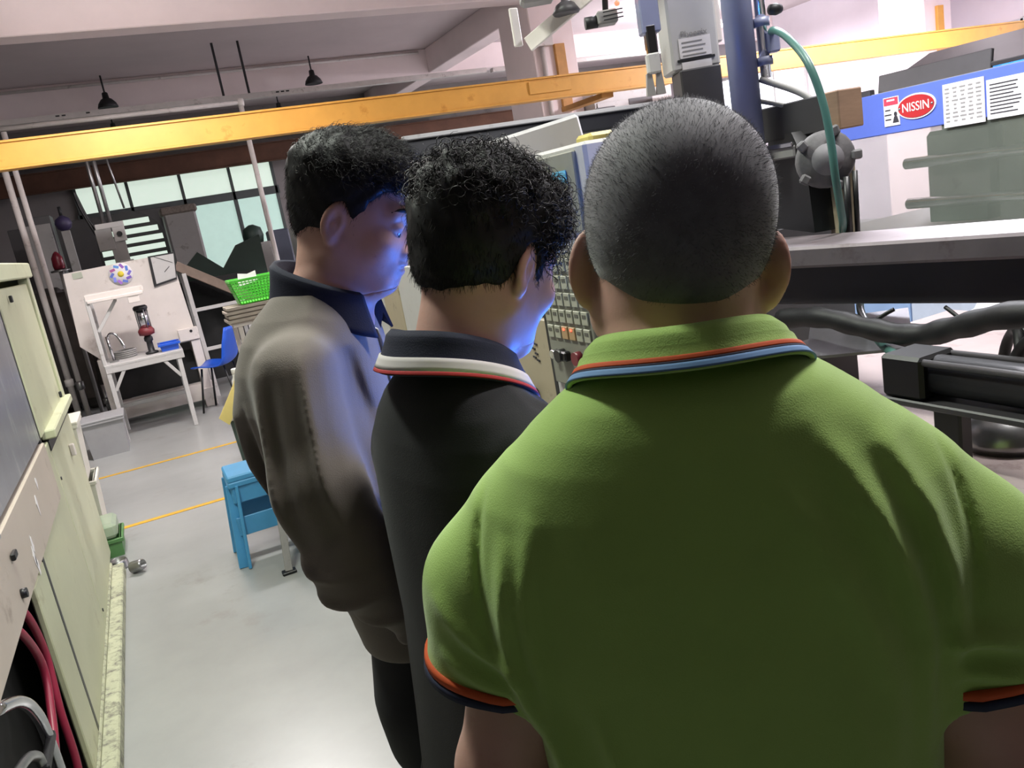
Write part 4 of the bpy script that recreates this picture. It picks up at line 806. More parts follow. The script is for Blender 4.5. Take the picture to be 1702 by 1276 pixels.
# chart sheets
for (y0, y1, z0, z1, nm, lab, rows, cols_) in ((2.465, 2.665, 1.585, 1.775, 'chart_sheet', 'white table chart sheet taped next to the red oval badge', 9, 5), (2.27, 2.455, 1.590, 1.755, 'text_sheet', 'white printed text sheet taped right of the table chart', 9, 0)):
    cs = thing(nm, lab, 'paper', (3.49, (y0+y1)/2, z0))
    MB().box((XM-0.0085, (y0+y1)/2, (z0+z1)/2), (0.003, y1-y0, z1-z0), b=0).build('sheet', M_paper, cs)
    rr = random.Random(len(nm))
    for r in range(rows):
        z = z1-0.022-r*(z1-z0-0.03)/rows
        if cols_:
            for c in range(cols_): MB().box((XM-0.0108, y1-0.022-c*(y1-y0-0.01)/cols_, z), (0.0015, rr.uniform(.012, .03), 0.007), b=0).build('print', M_grey, cs)
        else:
            w = rr.uniform(.6, .95)*(y1-y0-0.03); MB().box((XM-0.0108, y1-0.015-w/2, z), (0.0015, w, 0.005), b=0).build('print_line', M_ink, cs)
MB().box((XM-0.007, 2.235, 1.70), (0.004, 0.05, 0.12), b=0).build('yellow_tag', mat('yellow_warning', (220, 196, 60), rough=0.6), m2)
# white bag, blue drum seen under the beam
pb = thing('plastic_bag', 'white translucent plastic bag heaped behind the hydraulic cylinder', 'bag', (2.4, 1.9, 0))
def blob(c, r, n=18, amp=0.14, seed=0):
    V = []; F = []; q_ = np.random.default_rng(seed); ph = q_.uniform(0, 6, 8)
    for i in range(n+1):
        for j in range(2*n):
            th = math.pi*i/n; f_ = math.pi*j/n
            k_ = 1+amp*(math.sin(3*f_+ph[0])*math.sin(2*th+ph[1])+0.6*math.sin(5*f_+ph[2]+3*th)+0.4*math.sin(9*f_+ph[3]-5*th))
            V.append((c[0]+r[0]*k_*math.sin(th)*math.cos(f_), c[1]+r[1]*k_*math.sin(th)*math.sin(f_), c[2]+r[2]*k_*math.cos(th)))
    for i in range(n):
        for j in range(2*n): F.append((i*2*n+j, (i+1)*2*n+j, (i+1)*2*n+(j+1) % (2*n), i*2*n+(j+1) % (2*n)))
    return V, F
V, F = blob((2.75, 1.75, 0.62), (0.3, 0.4, 0.38), seed=2); link_mesh('bag', V, F, M_bag, pb, smooth=True)
MB().box((2.75, 1.75, 0.14), (0.5, 0.7, 0.28), b=0.01).build('pallet_box', M_card, pb)
# grey electrical cabinet behind the rail
ec = thing('electrical_cabinet', 'tall pale grey electrical cabinet with two dark name plates behind the yellow rail', 'cabinet', (6.27, 9.5, 0))
MB().box((6.27, 9.5, 1.35), (1.2, 0.7, 2.7), b=0.01).build('body', M_lgrey, ec)
MB().box((6.27, 9.145, 1.3), (1.12, 0.015, 2.5), b=0.004).build('door', M_lgrey, ec)
for (x, z, w) in ((5.62, 2.42, 0.28), (6.16, 2.48, 0.36)): MB().box((x+0.2, 9.133, z), (w, 0.006, 0.15), b=0.001).build('name_plate', M_mdark, ec)
# conduit fittings on the column
cf = thing('pipe_fittings', 'white conduit pipes and round junctions fixed on the bright column', 'pipes', (5.3, 9.28, 2))
MB().tube([(5.14, 9.29, 0.5), (5.14, 9.29, 3.3)], 0.03).build('conduit', M_pipe, cf)
MB().box((5.16, 9.28, 3.4), (0.24, 0.08, 0.18)).build('junction_box', M_pipe, cf)
for (x, z) in ((5.22, 2.3), (5.42, 2.33)): MB().lathe([(0.001, 0), (0.07, 0), (0.075, 0.03), (0.05, 0.06), (0.001, 0.06)], (x, 9.31, z), rot(R_(90))).build('round_box', M_white, cf)
MB().tube([(5.22, 9.27, 2.3), (5.42, 9.27, 2.33)], 0.018).build('link_pipe', M_pipe, cf)
# ------------------------------------------------------------------ people: smooth implicit bodies turned into meshes
import openvdb
def smin(a, b, k):
    h = np.clip(0.5+0.5*(b-a)/k, 0, 1); return b*(1-h)+a*h-k*h*(1-h)
def smax(a, b, k): return -smin(-a, -b, k)
def ell(P, c, r, M=None):
    q = P-np.array(c, float)
    if M is not None: q = q @ M
    r = np.array(r, float); k0 = np.linalg.norm(q/r, axis=1); k1 = np.linalg.norm(q/(r*r), axis=1)+1e-9
    return k0*(k0-1)/k1
def cone(P, a, b, ra, rb):
    a = np.array(a, float); b = np.array(b, float); ba = b-a
    t = np.clip(((P-a) @ ba)/(ba @ ba), 0, 1); return np.linalg.norm(P-a-t[:, None]*ba, axis=1)-(ra+t*(rb-ra))
def chain(P, pts, rs, k=0.02):
    d = None
    for i in range(len(pts)-1):
        e = cone(P, pts[i], pts[i+1], rs[i], rs[i+1]); d = e if d is None else smin(d, e, k)
    return d
def segdist(P, pts):
    d = None
    for i in range(len(pts)-1):
        e = cone(P, pts[i], pts[i+1], 0, 0); d = e if d is None else np.minimum(d, e)
    return d
def ridge(P, pts, w, axis):
    """soft fold along a path, measured in the plane seen along `axis`, fading out at both ends"""
    keep = [i for i in range(3) if i != axis]; A = smooth_path(pts, 8)[:, keep]; n = len(A); out = np.zeros(len(P))
    sel = np.all((P[:, keep] > A.min(0)-2.5*w) & (P[:, keep] < A.max(0)+2.5*w), axis=1)
    if not sel.any(): return out
    P = P[sel]; p = P[:, keep]
    best = np.full(len(P), 9.0); tt = np.zeros(len(P))
    for i in range(n-1):
        ba = A[i+1]-A[i]; t = np.clip(((p-A[i]) @ ba)/(ba @ ba+1e-12), 0, 1); dd = np.linalg.norm(p-A[i]-t[:, None]*ba, axis=1)
        m = dd < best; best = np.where(m, dd, best); tt = np.where(m, (i+t)/(n-1), tt)
    side = 1/(1+np.exp(-(P[:, axis]-np.mean([q[axis] for q in pts])*0.35)*np.sign(np.mean([q[axis] for q in pts]))*90))
    out[sel] = np.exp(-(best/w)**2)*np.sin(np.pi*np.clip(tt, 0.02, 0.98))**0.8*side
    return out
def loft(P, tab, n=2.4):
    """tab rows: z, half width, half depth, centre y, centre x"""
    t = np.array(tab, float); t = t[np.argsort(t[:, 0])]; z = P[:, 2]+0.5*np.maximum(P[:, 1]-0.01, 0)*np.clip((P[:, 2]-1.2)/0.15, 0, 1)
    zi = np.clip(z, t[0, 0], t[-1, 0])
    from numpy import interp
    a = interp(zi, t[:, 0], t[:, 1]); b = interp(zi, t[:, 0], t[:, 2]); cy = interp(zi, t[:, 0], t[:, 3]); cx = interp(zi, t[:, 0], t[:, 4])
    q = (np.abs((P[:, 0]-cx)/a)**n+np.abs((P[:, 1]-cy)/b)**n)**(1/n)
    d = (q-1)*np.minimum(a, b)
    return smax(d, np.maximum(z-t[-1, 0], t[0, 0]-z), 0.02)
def sdf_mesh(f, lo, hi, h):
    lo = np.array(lo, float); hi = np.array(hi, float); K = 4
    nc = np.ceil((hi-lo)/(h*K)).astype(int)+1
    gx = [lo[i]+(np.arange(nc[i])+0.5)*h*K-h*0.5 for i in range(3)]
    C = np.stack(np.meshgrid(*gx, indexing='ij'), -1).reshape(-1, 3)
    fc = np.concatenate([f(C[i:i+200000]) for i in range(0, len(C), 200000)]).reshape(nc)
    A = np.repeat(np.repeat(np.repeat(np.sign(fc), K, 0), K, 1), K, 2).astype(np.float32)
    near = np.abs(fc) < h*K*2.2
    idx = np.argwhere(near)
    if len(idx):
        o = np.stack(np.meshgrid(*[np.arange(K)]*3, indexing='ij'), -1).reshape(-1, 3)
        I = (idx[:, None, :]*K+o[None]).reshape(-1, 3)
        val = np.concatenate([f(lo+I[i:i+300000]*h) for i in range(0, len(I), 300000)])
        A[I[:, 0], I[:, 1], I[:, 2]] = val
    A[0] = A[-1] = 1; A[:, 0] = A[:, -1] = 1; A[:, :, 0] = A[:, :, -1] = 1
    g = openvdb.FloatGrid(1.0); g.copyFromArray(np.ascontiguousarray(A))
    pts, quads = g.convertToQuads(0.0)
    V = lo+np.asarray(pts, float)*h; Q = np.asarray(quads, int)[:, ::-1]
    # orient outwards
    i = Q[len(Q)//2]; c = V[i].mean(0); n = np.cross(V[i[1]]-V[i[0]], V[i[2]]-V[i[0]]); n /= np.linalg.norm(n)+1e-12
    e = f(np.stack([c+n*h, c-n*h]))
    if e[0] < e[1]: Q = Q[:, ::-1]
    return V, Q
def merge(parts):
    V = []; Q = []; o = 0
    for v, q in parts: V.append(v); Q.append(q+o); o += len(v)
    return np.concatenate(V), np.concatenate(Q)
def vnormals(V, Q):
    n = np.cross(V[Q[:, 2]]-V[Q[:, 0]], V[Q[:, 3]]-V[Q[:, 1]]); N = np.zeros_like(V)
    for k in range(4): np.add.at(N, Q[:, k], n)
    return N/(np.linalg.norm(N, axis=1)[:, None]+1e-12)
def strands(Pts, D, L, seg, r0, curl=0.0, turns=1.0, droop=0.0, side=None, rs=None, jit=0.0):
    """many thin tapering hairs as one triangle mesh"""
    n = len(Pts); t = np.linspace(0, 1, seg+1)
    D = D/(np.linalg.norm(D, axis=1)[:, None]+1e-9)
    a = np.where(np.abs(D[:, 2:3]) < 0.9, np.array([[0, 0, 1.0]]), np.array([[1.0, 0, 0]]))
    U = np.cross(a, D); U /= np.linalg.norm(U, axis=1)[:, None]; W = np.cross(D, U)
    ph = rs.uniform(0, 6.283, n)[:, None]; sg = np.where(rs.random(n) < 0.5, -1, 1)[:, None]
    tt = t[None, :]; ang = ph+sg*tt*turns*6.283
    cl = curl*(np.minimum(1, tt*2.5)) if np.isscalar(curl) else curl[:, None]*np.minimum(1, tt*2.5)
    C = Pts[:, None, :]+(L[:, None]*tt)[..., None]*D[:, None, :]
    C = C+((cl*(np.cos(ang)-np.cos(ph)))[..., None]*U[:, None, :]+(cl*(np.sin(ang)-np.sin(ph)))[..., None]*W[:, None, :])
    C[..., 2] -= droop*(L[:, None]*tt**2)
    if side is not None: C += (L[:, None]*tt**2)[..., None]*side[:, None, :]
    r = (r0*(1-0.75*tt))[..., None]*np.ones((n, 1, 1))
    ring = []
    for k in range(3):
        al = k*2.0944; ring.append(C+r*(math.cos(al)*U[:, None, :]+math.sin(al)*W[:, None, :]))
    V = np.stack(ring, 2).reshape(-1, 3)     # n, seg+1, 3
    b = (np.arange(n)*(seg+1)*3)[:, None, None]; i = (np.arange(seg)*3)[None, :, None]; k = np.arange(3)[None, None, :]
    k2 = (k+1) % 3
    F = np.stack([b+i+k, b+i+k2, b+i+3+k2, b+i+3+k], -1).reshape(-1, 4)
    return V, F

M_skin = mat('skin', (202, 158, 144), rough=0.55, var=0.08, scale=9, sss=0.12, bump=0.08, bscale=260, dirt=(186, 132, 112), dirt_amt=0.15, dscale=14)
M_hairb = mat('black_hair', (22, 20, 22), rough=0.6, var=0.3, scale=40, spec=0.3)
M_haircrop = mat('cropped_hair_hazed', (96, 94, 100), rough=0.7, var=0.22, scale=60, sheen=0.4)  # dark crop greyed so the veiling haze sits in its colour
M_hairw = mat('wavy_hair', (30, 26, 27), rough=0.5, var=0.35, scale=30, spec=0.35)
M_greenc = mat('green_polo_cotton', (160, 194, 100), rough=0.85, var=0.05, scale=5, bump=0.25, bscale=700, sheen=0.25)
M_orst = mat('orange_stripe', (204, 84, 34), rough=0.8, var=0.05)
M_navst = mat('navy_stripe', (34, 40, 66), rough=0.8, var=0.05)
M_blst = mat('light_blue_stripe', (112, 150, 196), rough=0.8, var=0.05)
M_blackc = mat('black_polo_cotton', (14, 14, 18), rough=0.85, var=0.08, scale=6, bump=0.25, bscale=700, sheen=0.08)
M_navyc = mat('navy_collar', (22, 26, 50), rough=0.85, var=0.08, bump=0.3, bscale=600)
M_whst = mat('white_stripe', (214, 208, 206), rough=0.8, var=0.03)
M_rdst = mat('red_stripe', (180, 44, 46), rough=0.8, var=0.03)
M_jack = mat('grey_jacket_twill', (122, 114, 106), rough=0.85, var=0.07, scale=6, bump=0.3, bscale=600, sheen=0.15)
M_trou = mat('dark_trousers', (32, 33, 37), rough=0.85, var=0.1, bump=0.2, bscale=500)
M_shoe = mat('black_shoe', (24, 23, 23), rough=0.4, var=0.1)
M_eye = mat('eye_white', (150, 144, 142), rough=0.2, var=0.02); M_iris = mat('dark_iris', (30, 20, 16), rough=0.2)
M_brow = mat('eyebrow', (26, 22, 22), rough=0.8)

def head_sdf(P, ear=(24, 1.0)):
    ax = np.abs(P[:, 0]); Q = P.copy(); Q[:, 0] = ax
    d = ell(P, (0, -0.010, 0.038), (0.073, 0.094, 0.086))
    d = smin(d, ell(P, (0, 0.028, 0.0), (0.064, 0.070, 0.080)), 0.03)
    d = smin(d, ell(P, (0, 0.040, -0.045), (0.054, 0.056, 0.058)), 0.03)
    d = smin(d, ell(P, (0, 0.072, -0.082), (0.026, 0.024, 0.020)), 0.025)                     # chin
    d = smin(d, cone(Q, (0.055, 0.0, -0.045), (0.02, 0.068, -0.085), 0.016, 0.016), 0.025)  # jaw line
    d = smin(d, ell(Q, (0.042, 0.066, -0.018), (0.022, 0.022, 0.020)), 0.02)                # cheek bone
    d = smin(d, cone(Q, (0.0, 0.090, 0.034), (0.04, 0.078, 0.032), 0.010, 0.009), 0.018)    # brow
    d = smax(d, -ell(Q, (0.031, 0.104, 0.012), (0.018, 0.016, 0.012)), 0.014)               # socket
    d = smin(d, ell(Q, (0.031, 0.0805, 0.0125), (0.0165, 0.0150, 0.0115)), 0.004)
    n = cone(P, (0, 0.088, 0.020), (0, 0.112, -0.022), 0.0075, 0.0105); n = smin(n, ell(Q, (0.012, 0.100, -0.027), (0.009, 0.010, 0.008)), 0.008)
    d = smin(d, n, 0.010)
    d = smin(d, ell(P, (0, 0.082, -0.050), (0.026, 0.018, 0.020)), 0.015)
    d = smin(d, ell(P, (0, 0.097, -0.045), (0.022, 0.0095, 0.0055)), 0.004)
    d = smin(d, ell(P, (0, 0.095, -0.058), (0.019, 0.0095, 0.0065)), 0.004)
    d = smax(d, -ell(P, (0, 0.107, -0.0512), (0.026, 0.010, 0.0016)), 0.003)
    # ears: leaf with rim and hollow
    Me = rot(R_(-10), 0, R_(ear[0])); c = np.array((0.079+0.012*(ear[1]-1), -0.008, -0.002))
    q = ((Q-c) @ Me)/ear[1]
    e = ell(q, (0, 0, 0.004), (0.0085, 0.020, 0.033)); e = smin(e, ell(q, (-0.002, 0.006, -0.026), (0.0075, 0.011, 0.012)), 0.008)
    e = smax(e, -ell(q, (0.010, 0.004, 0.004), (0.010, 0.012, 0.022)), 0.005)
    e = smin(e, ell(q, (0.001, 0.004, -0.006), (0.004, 0.006, 0.010)), 0.004)
    return smin(d, e, 0.008)
def zline(y): return np.interp(y, [-.12, -.08, -.045, -.030, -.022, -.012, 0.004, 0.016, 0.022, 0.034, 0.040, 0.06, 0.085, 0.11], [-.062, -.060, -.052, -.04, -.012, .030, .036, .018, -.010, -.012, .040, .062, .070, .072])

def person(spec):
    s = spec; nm = s['label']
    base = np.array((s['base'][0], s['base'][1], 0.0)); az = R_(s['az'])
    Mz = rot(0, 0, az-math.pi/2)
    root = thing('person', nm, 'person', tuple(base))
    def toW(V): return np.asarray(V) @ Mz.T+base
    def toL(p): return (np.asarray(p, float)-base) @ Mz
    # head frame in local coordinates
    hp = toL(s['ear']); hy, hpi, hr = [R_(v) for v in s['head']]
    Mh = rot(0, 0, hy-az) @ rot(-hpi, 0, 0) @ rot(0, hr, 0)
    hs = s.get('hscale', 1.0)
    def toH(P): return ((P-hp) @ Mh)/hs
    def fromH(P): return (np.asarray(P)*hs) @ Mh.T+hp
    nb = np.array(s['neck'], float)               # neck base, local
    sh, el, wr, ha = [[np.array(p, float) for p in s[k]] for k in ('shoulder', 'elbow', 'wrist', 'hand')]
    ar = s.get('arm_r', (0.05, 0.040, 0.028))
    hips = s.get('hip_x', 0.09); ky = s.get('knee_y', 0.03)
    def hand_sdf(P, w, h, side):
        fwd = (h-w)/np.linalg.norm(h-w); acr = np.cross(fwd, np.array((0, 0, 1.0)) if abs(fwd[2]) < 0.8 else np.array((0, 1.0, 0))); acr /= np.linalg.norm(acr); nrm = np.cross(acr, fwd)
        M = np.stack([acr, fwd, nrm], 1)
        d = ell(P, w+fwd*0.05, (0.04, 0.05, 0.016), M)
        d = smin(d, cone(P, w, w+fwd*0.03, 0.026, 0.024), 0.02)
        for i, (o, L) in enumerate(((-0.030, 0.062), (-0.010, 0.074), (0.010, 0.070), (0.029, 0.055))):
            a = w+fwd*0.085+acr*o; b = a+fwd*L*0.55-nrm*0.012; c = b+fwd*L*0.4-nrm*0.024
            d = smin(d, chain(P, [a, b, c], [0.0092, 0.0085, 0.007], 0.004), 0.004)
        a = w+fwd*0.025-acr*side*0.03; d = smin(d, chain(P, [a, a+fwd*0.03-acr*side*0.025-nrm*0.01, a+fwd*0.065-acr*side*0.028-nrm*0.02], [0.013, 0.0105, 0.008], 0.006), 0.008)
        return d
    def body(P):
        H = toH(P); d = np.full(len(P), 1.0)
        m = np.linalg.norm(P-hp, axis=1) < 0.24
        d = np.linalg.norm(P-hp, axis=1)-0.13
        if m.any(): d[m] = head_sdf(H[m], s.get('ears', (24, 1.0)))*hs
        nr = s.get('neck_r', 0.052)
        d = smin(d, cone(P, fromH((0, -0.022, -0.040)), nb+np.array((0, 0.01, -0.05)), nr, nr+0.012), 0.03)
        low = P[:, 2] < nb[2]+0.05
        d2 = np.full(len(P), 1.0)
        Pl = P[low]
        if len(Pl):
            t = [(z, a-0.022, b-0.02, cy, cx) for (z, a, b, cy, cx) in s['torso']]
            e = loft(Pl, t)
            for k in range(2):
                e = smin(e, chain(Pl, [sh[k], el[k], wr[k]], ar, 0.02), 0.03)
                e = smin(e, hand_sdf(Pl, wr[k], ha[k], -1 if k == 0 else 1), 0.012)
            for sx in (-1, 1):
                cx = s['torso'][-1][4]; cy = s['torso'][-1][3]
                e = smin(e, chain(Pl, [(cx+sx*hips, cy, 0.90), (cx+sx*(hips+.01), cy+ky, 0.48), (cx+sx*(hips+.015), cy, 0.08)], [0.075, 0.05, 0.038], 0.03), 0.04)
                e = smin(e, cone(Pl, (cx+sx*(hips+.015), cy, 0.06), (cx+sx*(hips+.03), cy+0.15, 0.035), 0.035, 0.025), 0.03)
            d2[low] = e
        return smin(d, d2, 0.03)
    # two resolutions, split inside the collar
    zc = nb[2]-0.02; lo_h = np.minimum(hp-0.17, nb-0.13); hi_h = np.maximum(hp+0.19, nb+0.13)
    Vh, Qh = sdf_mesh(lambda P: np.maximum(body(P), zc-P[:, 2]), (lo_h[0], lo_h[1], zc-0.02), (hi_h[0], hi_h[1], hp[2]+0.19), 0.0028)
    allp = np.array(sh+el+wr+ha); tl = np.minimum(allp.min(0)-0.12, (-0.3, -0.25, 0)); th = np.maximum(allp.max(0)+0.12, (0.3, 0.28, 0))
    Vb, Qb = sdf_mesh(lambda P: np.maximum(body(P), P[:, 2]-zc-0.004), (tl[0], tl[1], -0.01), (th[0], th[1], zc+0.03), 0.0055)
    V, Q = merge([(Vh, Qh), (Vb, Qb)])
    link_mesh('body', toW(V), Q, M_skin, root, smooth=True)
    # eyes + brows
    for sx in (-1, 1):
        g = MB(); c = toW(fromH((sx*0.031, 0.0808, 0.0070)))[None]; M_ = Mz @ Mh
        o = MB().lathe([(0.0005, -0.0118), (0.006, -0.0102), (0.0104, -0.0056), (0.0118, 0.0), (0.0104, 0.0056), (0.006, 0.0102), (0.0005, 0.0118)], c[0], M_ @ rot(R_(-90)), n=16).build('eye', M_eye, root)
        ic = toW(fromH((sx*0.031, 0.0910, 0.0025)))
        MB().lathe([(0.0005, 0), (0.0045, 0.0), (0.0035, 0.001), (0.0005, 0.0013)], ic, M_ @ rot(R_(-90)), n=14).build('iris', M_iris, o)
        bp = [toW(fromH(p)) for p in ((sx*0.012, 0.0985, 0.035), (sx*0.026, 0.0965, 0.041), (sx*0.042, 0.086, 0.040), (sx*0.052, 0.075, 0.034))]
        MB().tube(smooth_path(bp, 10), [0.0018, 0.003, 0.0032, 0.0034, 0.0034, 0.0032, 0.003, 0.0026, 0.0015][:len(smooth_path(bp, 10))] if len(smooth_path(bp, 10)) <= 9 else 0.003, 8).build('eyebrow', M_brow, root)
    # hair
    hz = s['hair']; rs = np.random.default_rng(hz['seed'])
    def hair(P):
        ds = ell(P, (0, -0.010, 0.038), (0.073, 0.094, 0.086)); ds = np.minimum(ds, ell(P, (0, 0.028, 0.0), (0.064, 0.070, 0.080))+0.004)
        up = np.clip((P[:, 2]-0.02)/0.09, 0, 1); fr = np.clip((P[:, 1]+0.02)/0.1, 0, 1); dn = np.clip((P[:, 2]+0.065+hz.get('nape', 0))/0.05, 0.0, 1)
        th_ = (hz['side']+(hz['top']-hz['side'])*up*up*(3-2*up)+hz['front']*fr*up)*(0.25+0.75*dn)
        w = hz['lump']*(np.sin(P[:, 0]*95+1.3)*np.sin(P[:, 1]*85+0.4)*np.sin(P[:, 2]*90)+0.6*np.sin(P[:, 0]*190+P[:, 2]*150)*np.sin(P[:, 1]*170+2))*np.clip(up+0.25, 0, 1)
        back = 0.011*np.clip((-P[:, 1]-0.045)/0.03, 0, 1)*np.clip((-P[:, 2]-0.0)/0.05, 0, 1)   # fills the nape
        return smax(ds-th_-w-back, -(P[:, 2]-zline(P[:, 1])+hz.get('nape', 0)*np.clip((-P[:, 1]-0.025)/0.03, 0, 1)), 0.006)
    Vt, Qt = sdf_mesh(hair, (-0.14, -0.16, -0.09), (0.14, 0.16, 0.19), 0.003)
    Nn = vnormals(Vt, Qt)
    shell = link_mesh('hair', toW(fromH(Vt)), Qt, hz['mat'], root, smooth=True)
    parts = []
    for g in hz['groups']:
        ok = np.where(g['where'](Vt) & (Nn[:, 2] > -0.95))[0]
        if not len(ok): continue
        pick = rs.choice(ok, g['n']); Pt = Vt[pick]-Nn[pick]*0.003+rs.normal(0, 0.0012, (g['n'], 3))
        D = Nn[pick]*g.get('out', 1.0)+np.array(g.get('dir', (0, 0, 0)))+rs.normal(0, g.get('jit', 0.25), (g['n'], 3))
        L = rs.uniform(g['len'][0], g['len'][1], g['n'])
        cu_ = rs.uniform(0.5, 1.0, g['n'])*g.get('curl', 0)
        parts.append(strands(Pt, D, L, g['seg'], g['r'], cu_, g.get('turns', 1.0), g.get('droop', 0), None, rs))
    if parts:
        Vs, Fs = merge(parts)
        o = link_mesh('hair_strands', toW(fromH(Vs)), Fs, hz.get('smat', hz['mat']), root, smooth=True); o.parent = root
        o['kind'] = 'stuff'
    # shirt / jacket
    creases = s.get('creases', [])
    sl = s['sleeve']       # per arm: end fraction list
    def shirt(P):
        d = loft(P, s['torso'], s.get('pow', 2.4))
        for k in range(2):
            pts, rr_ = sl[k]; pts = [np.array(p, float) for p in pts]; pd = pts[-1]-pts[-2]; pd /= np.linalg.norm(pd)
            d = smin(d, np.maximum(chain(P, pts, rr_, 0.03), (P-pts[-1]) @ pd), s.get('arm_k', 0.035))
        for (pts, amp, w) in creases:
            d = d-1.9*amp*ridge(P, pts, w, s.get('crease_axis', 1))
        # neck opening
        d = smax(d, -cone(P, nb+np.array((0, 0.012, -0.02)), nb+np.array((0, 0.05, 0.2)), 0.058, 0.07), 0.01)
        return d
    pts = np.array([p for k in range(2) for p in sl[k][0]]); lo = np.minimum(pts.min(0)-0.12, (-0.28, -0.24, 0)); hi = np.maximum(pts.max(0)+0.12, (0.28, 0.26, 0))
    Vs, Qs = sdf_mesh(shirt, (lo[0], lo[1], s['torso'][-1][0]-0.03), (hi[0], hi[1], nb[2]+0.10), 0.0045)
    cloth = link_mesh(s['cloth_name'], toW(Vs), Qs, s['cloth'], root, smooth=True)
    # sleeve hems
    for k in range(2):
        pts, rr_ = sl[k]; pe = np.array(pts[-1], float); pd = pe-np.array(pts[-2], float); pd /= np.linalg.norm(pd)
        for (off, w, m, nm2) in s.get('hem', []):
            u, v, dd = frame(pd); n = 40; prof = []
            # ring radius follows the sleeve surface
            a = np.arange(n)/n*6.2832; dirs = np.cos(a)[:, None]*u+np.sin(a)[:, None]*v
            t = np.linspace(0.01, 0.14, 120); R = []
            cpt = pe-pd*(off+w/2+0.001)
            for q_ in dirs:
                val = shirt(cpt+t[:, None]*q_); i = np.argmax(val > 0); R.append(t[i] if val[i] > 0 else rr_[-1])
            R = np.array(R); R = np.minimum(R, np.median(R)*1.2); R = (np.roll(R, 1)+R+np.roll(R, -1)+np.roll(R, 2)+np.roll(R, -2))/5
            V = []
            for (dr, dz) in ((-0.006, -w/2), (0.0022, -w/2), (0.0022, w/2), (-0.006, w/2)):
                V += list(cpt+pd*dz+(R+dr)[:, None]*dirs)
            F = [(r*n+j, r*n+(j+1) % n, ((r+1) % 4)*n+(j+1) % n, ((r+1) % 4)*n+j) for r in range(4) for j in range(n)]
            link_mesh(nm2, toW(np.array(V)), F, m, cloth, smooth=True)
    # collar: folded band round the neck, open at the throat
    cl = s['collar']; na = 72; th = np.linspace(-cl['open'], cl['open'], na)     # 0 = nape
    def cpt(t, r, z): return np.stack([-np.sin(t)*r*cl['ax'], -np.cos(t)*r*cl['ay']+0.012, z], -1)
    def ring(r, z, f=0.0): # f: front drop
        k_ = (1-np.cos(th))/2
        return cpt(th, r, z-cl['drop']*k_**cl.get('dpow', 2)-f*k_**3) @ rot(*[R_(v) for v in cl.get('tilt', (0, 0, 0))]).T+nb
    rows = [ring(cl['r']-0.004, -0.03), ring(cl['r']-0.003, cl['h']-0.004), ring(cl['r']+0.002, cl['h']), ring(cl['r']+0.008, cl['h']-0.005)]
    nrow = 7; outer = []
    for i in range(nrow):
        t = i/(nrow-1); outer.append(ring(cl['r']+0.009+(cl['flare']-0.009)*t**1.2, cl['h']-0.006-(cl['fall'])*t, cl.get('point', 0.02)*t))
    rows += outer; rows += [ring(cl['r']+cl['flare']-0.003, cl['h']-0.008-cl['fall'], cl.get('point', .02)), ring(cl['r']+cl['flare']-0.012, cl['h']-cl['fall']+0.012)]
    V = np.concatenate(rows); nr_ = len(rows)
    F = [(i*na+j, (i+1)*na+j, (i+1)*na+j+1, i*na+j+1) for i in range(nr_-1) for j in range(na-1)]
    F += [tuple(i*na for i in range(nr_))[::-1], tuple(i*na+na-1 for i in range(nr_))]
    co_ = link_mesh('collar', toW(V), [f[::-1] for f in F] if cl.get('flip') else F, cl['mat'], cloth, smooth=[True]*(len(F)-2)+[False]*2)
    for (t0, t1, m, nm2) in cl.get('stripes', []):
        def rr2(t, dr, dz=0): return ring(cl['r']+0.009+(cl['flare']-0.009)*max(t, 0)**1.2+dr, cl['h']-0.006-cl['fall']*t+dz, cl.get('point', .02)*t)
        ts = np.linspace(t0, t1, 4); R4 = [rr2(t, 0.0016, 0.0008) for t in ts]+[rr2(t, -0.002) for t in ts[::-1]]
        V = np.concatenate(R4); n8 = len(R4)
        F = [(i*na+j, ((i+1) % n8)*na+j, ((i+1) % n8)*na+j+1, i*na+j+1) for i in range(n8) for j in range(na-1)]
        link_mesh(nm2, toW(V), F, m, co_, smooth=True)
    if 'extra' in s: s['extra'](root, cloth, toW, shirt)
    # trousers and shoes
    cx, cy = s['torso'][-1][4], s['torso'][-1][3]; wz = s['torso'][-1][0]
    def trou(P):
        d = loft(P, [(wz+0.03, s['torso'][-1][1]-0.012, s['torso'][-1][2]-0.012, cy, cx), (0.86, 0.172, 0.118, cy, cx), (0.76, 0.165, 0.108, cy, cx)])
        for sx in (-1, 1):
            e = chain(P, [(cx+sx*hips, cy, 0.84), (cx+sx*(hips+.01), cy+ky, 0.48), (cx+sx*(hips+.015), cy, 0.07)], [0.09, 0.07, 0.062], 0.02)
            e = e+0.003*np.sin(P[:, 2]*70+3*sx+P[:, 0]*40)*np.clip((0.5-P[:, 2])*2.5, 0, 1)
            d = smin(d, np.maximum(e, 0.035-P[:, 2]), 0.025)
        return d
    Vt, Qt = sdf_mesh(trou, (cx-0.28, cy-0.22, 0.0), (cx+0.28, cy+0.24, wz+0.05), 0.007)
    link_mesh('trousers', toW(Vt), Qt, M_trou, root, smooth=True)
    for sx in (-1, 1):
        c = np.array((cx+sx*(hips+.018), cy+0.05, 0))
        def shoe(P):
            e = smin(ell(P, c+np.array((sx*.006, 0.06, 0.035)), (0.046, 0.11, 0.042)), ell(P, c+np.array((0, -0.06, 0.045)), (0.04, 0.065, 0.055)), 0.03)
            return smax(e, -P[:, 2]+0.001, 0.004)
        Vt, Qt = sdf_mesh(shoe, c+np.array((-0.09, -0.16, -0.015)), c+np.array((0.09, 0.22, 0.13)), 0.006)
        link_mesh('shoe', toW(Vt), Qt, M_shoe, root, smooth=True)
    return root

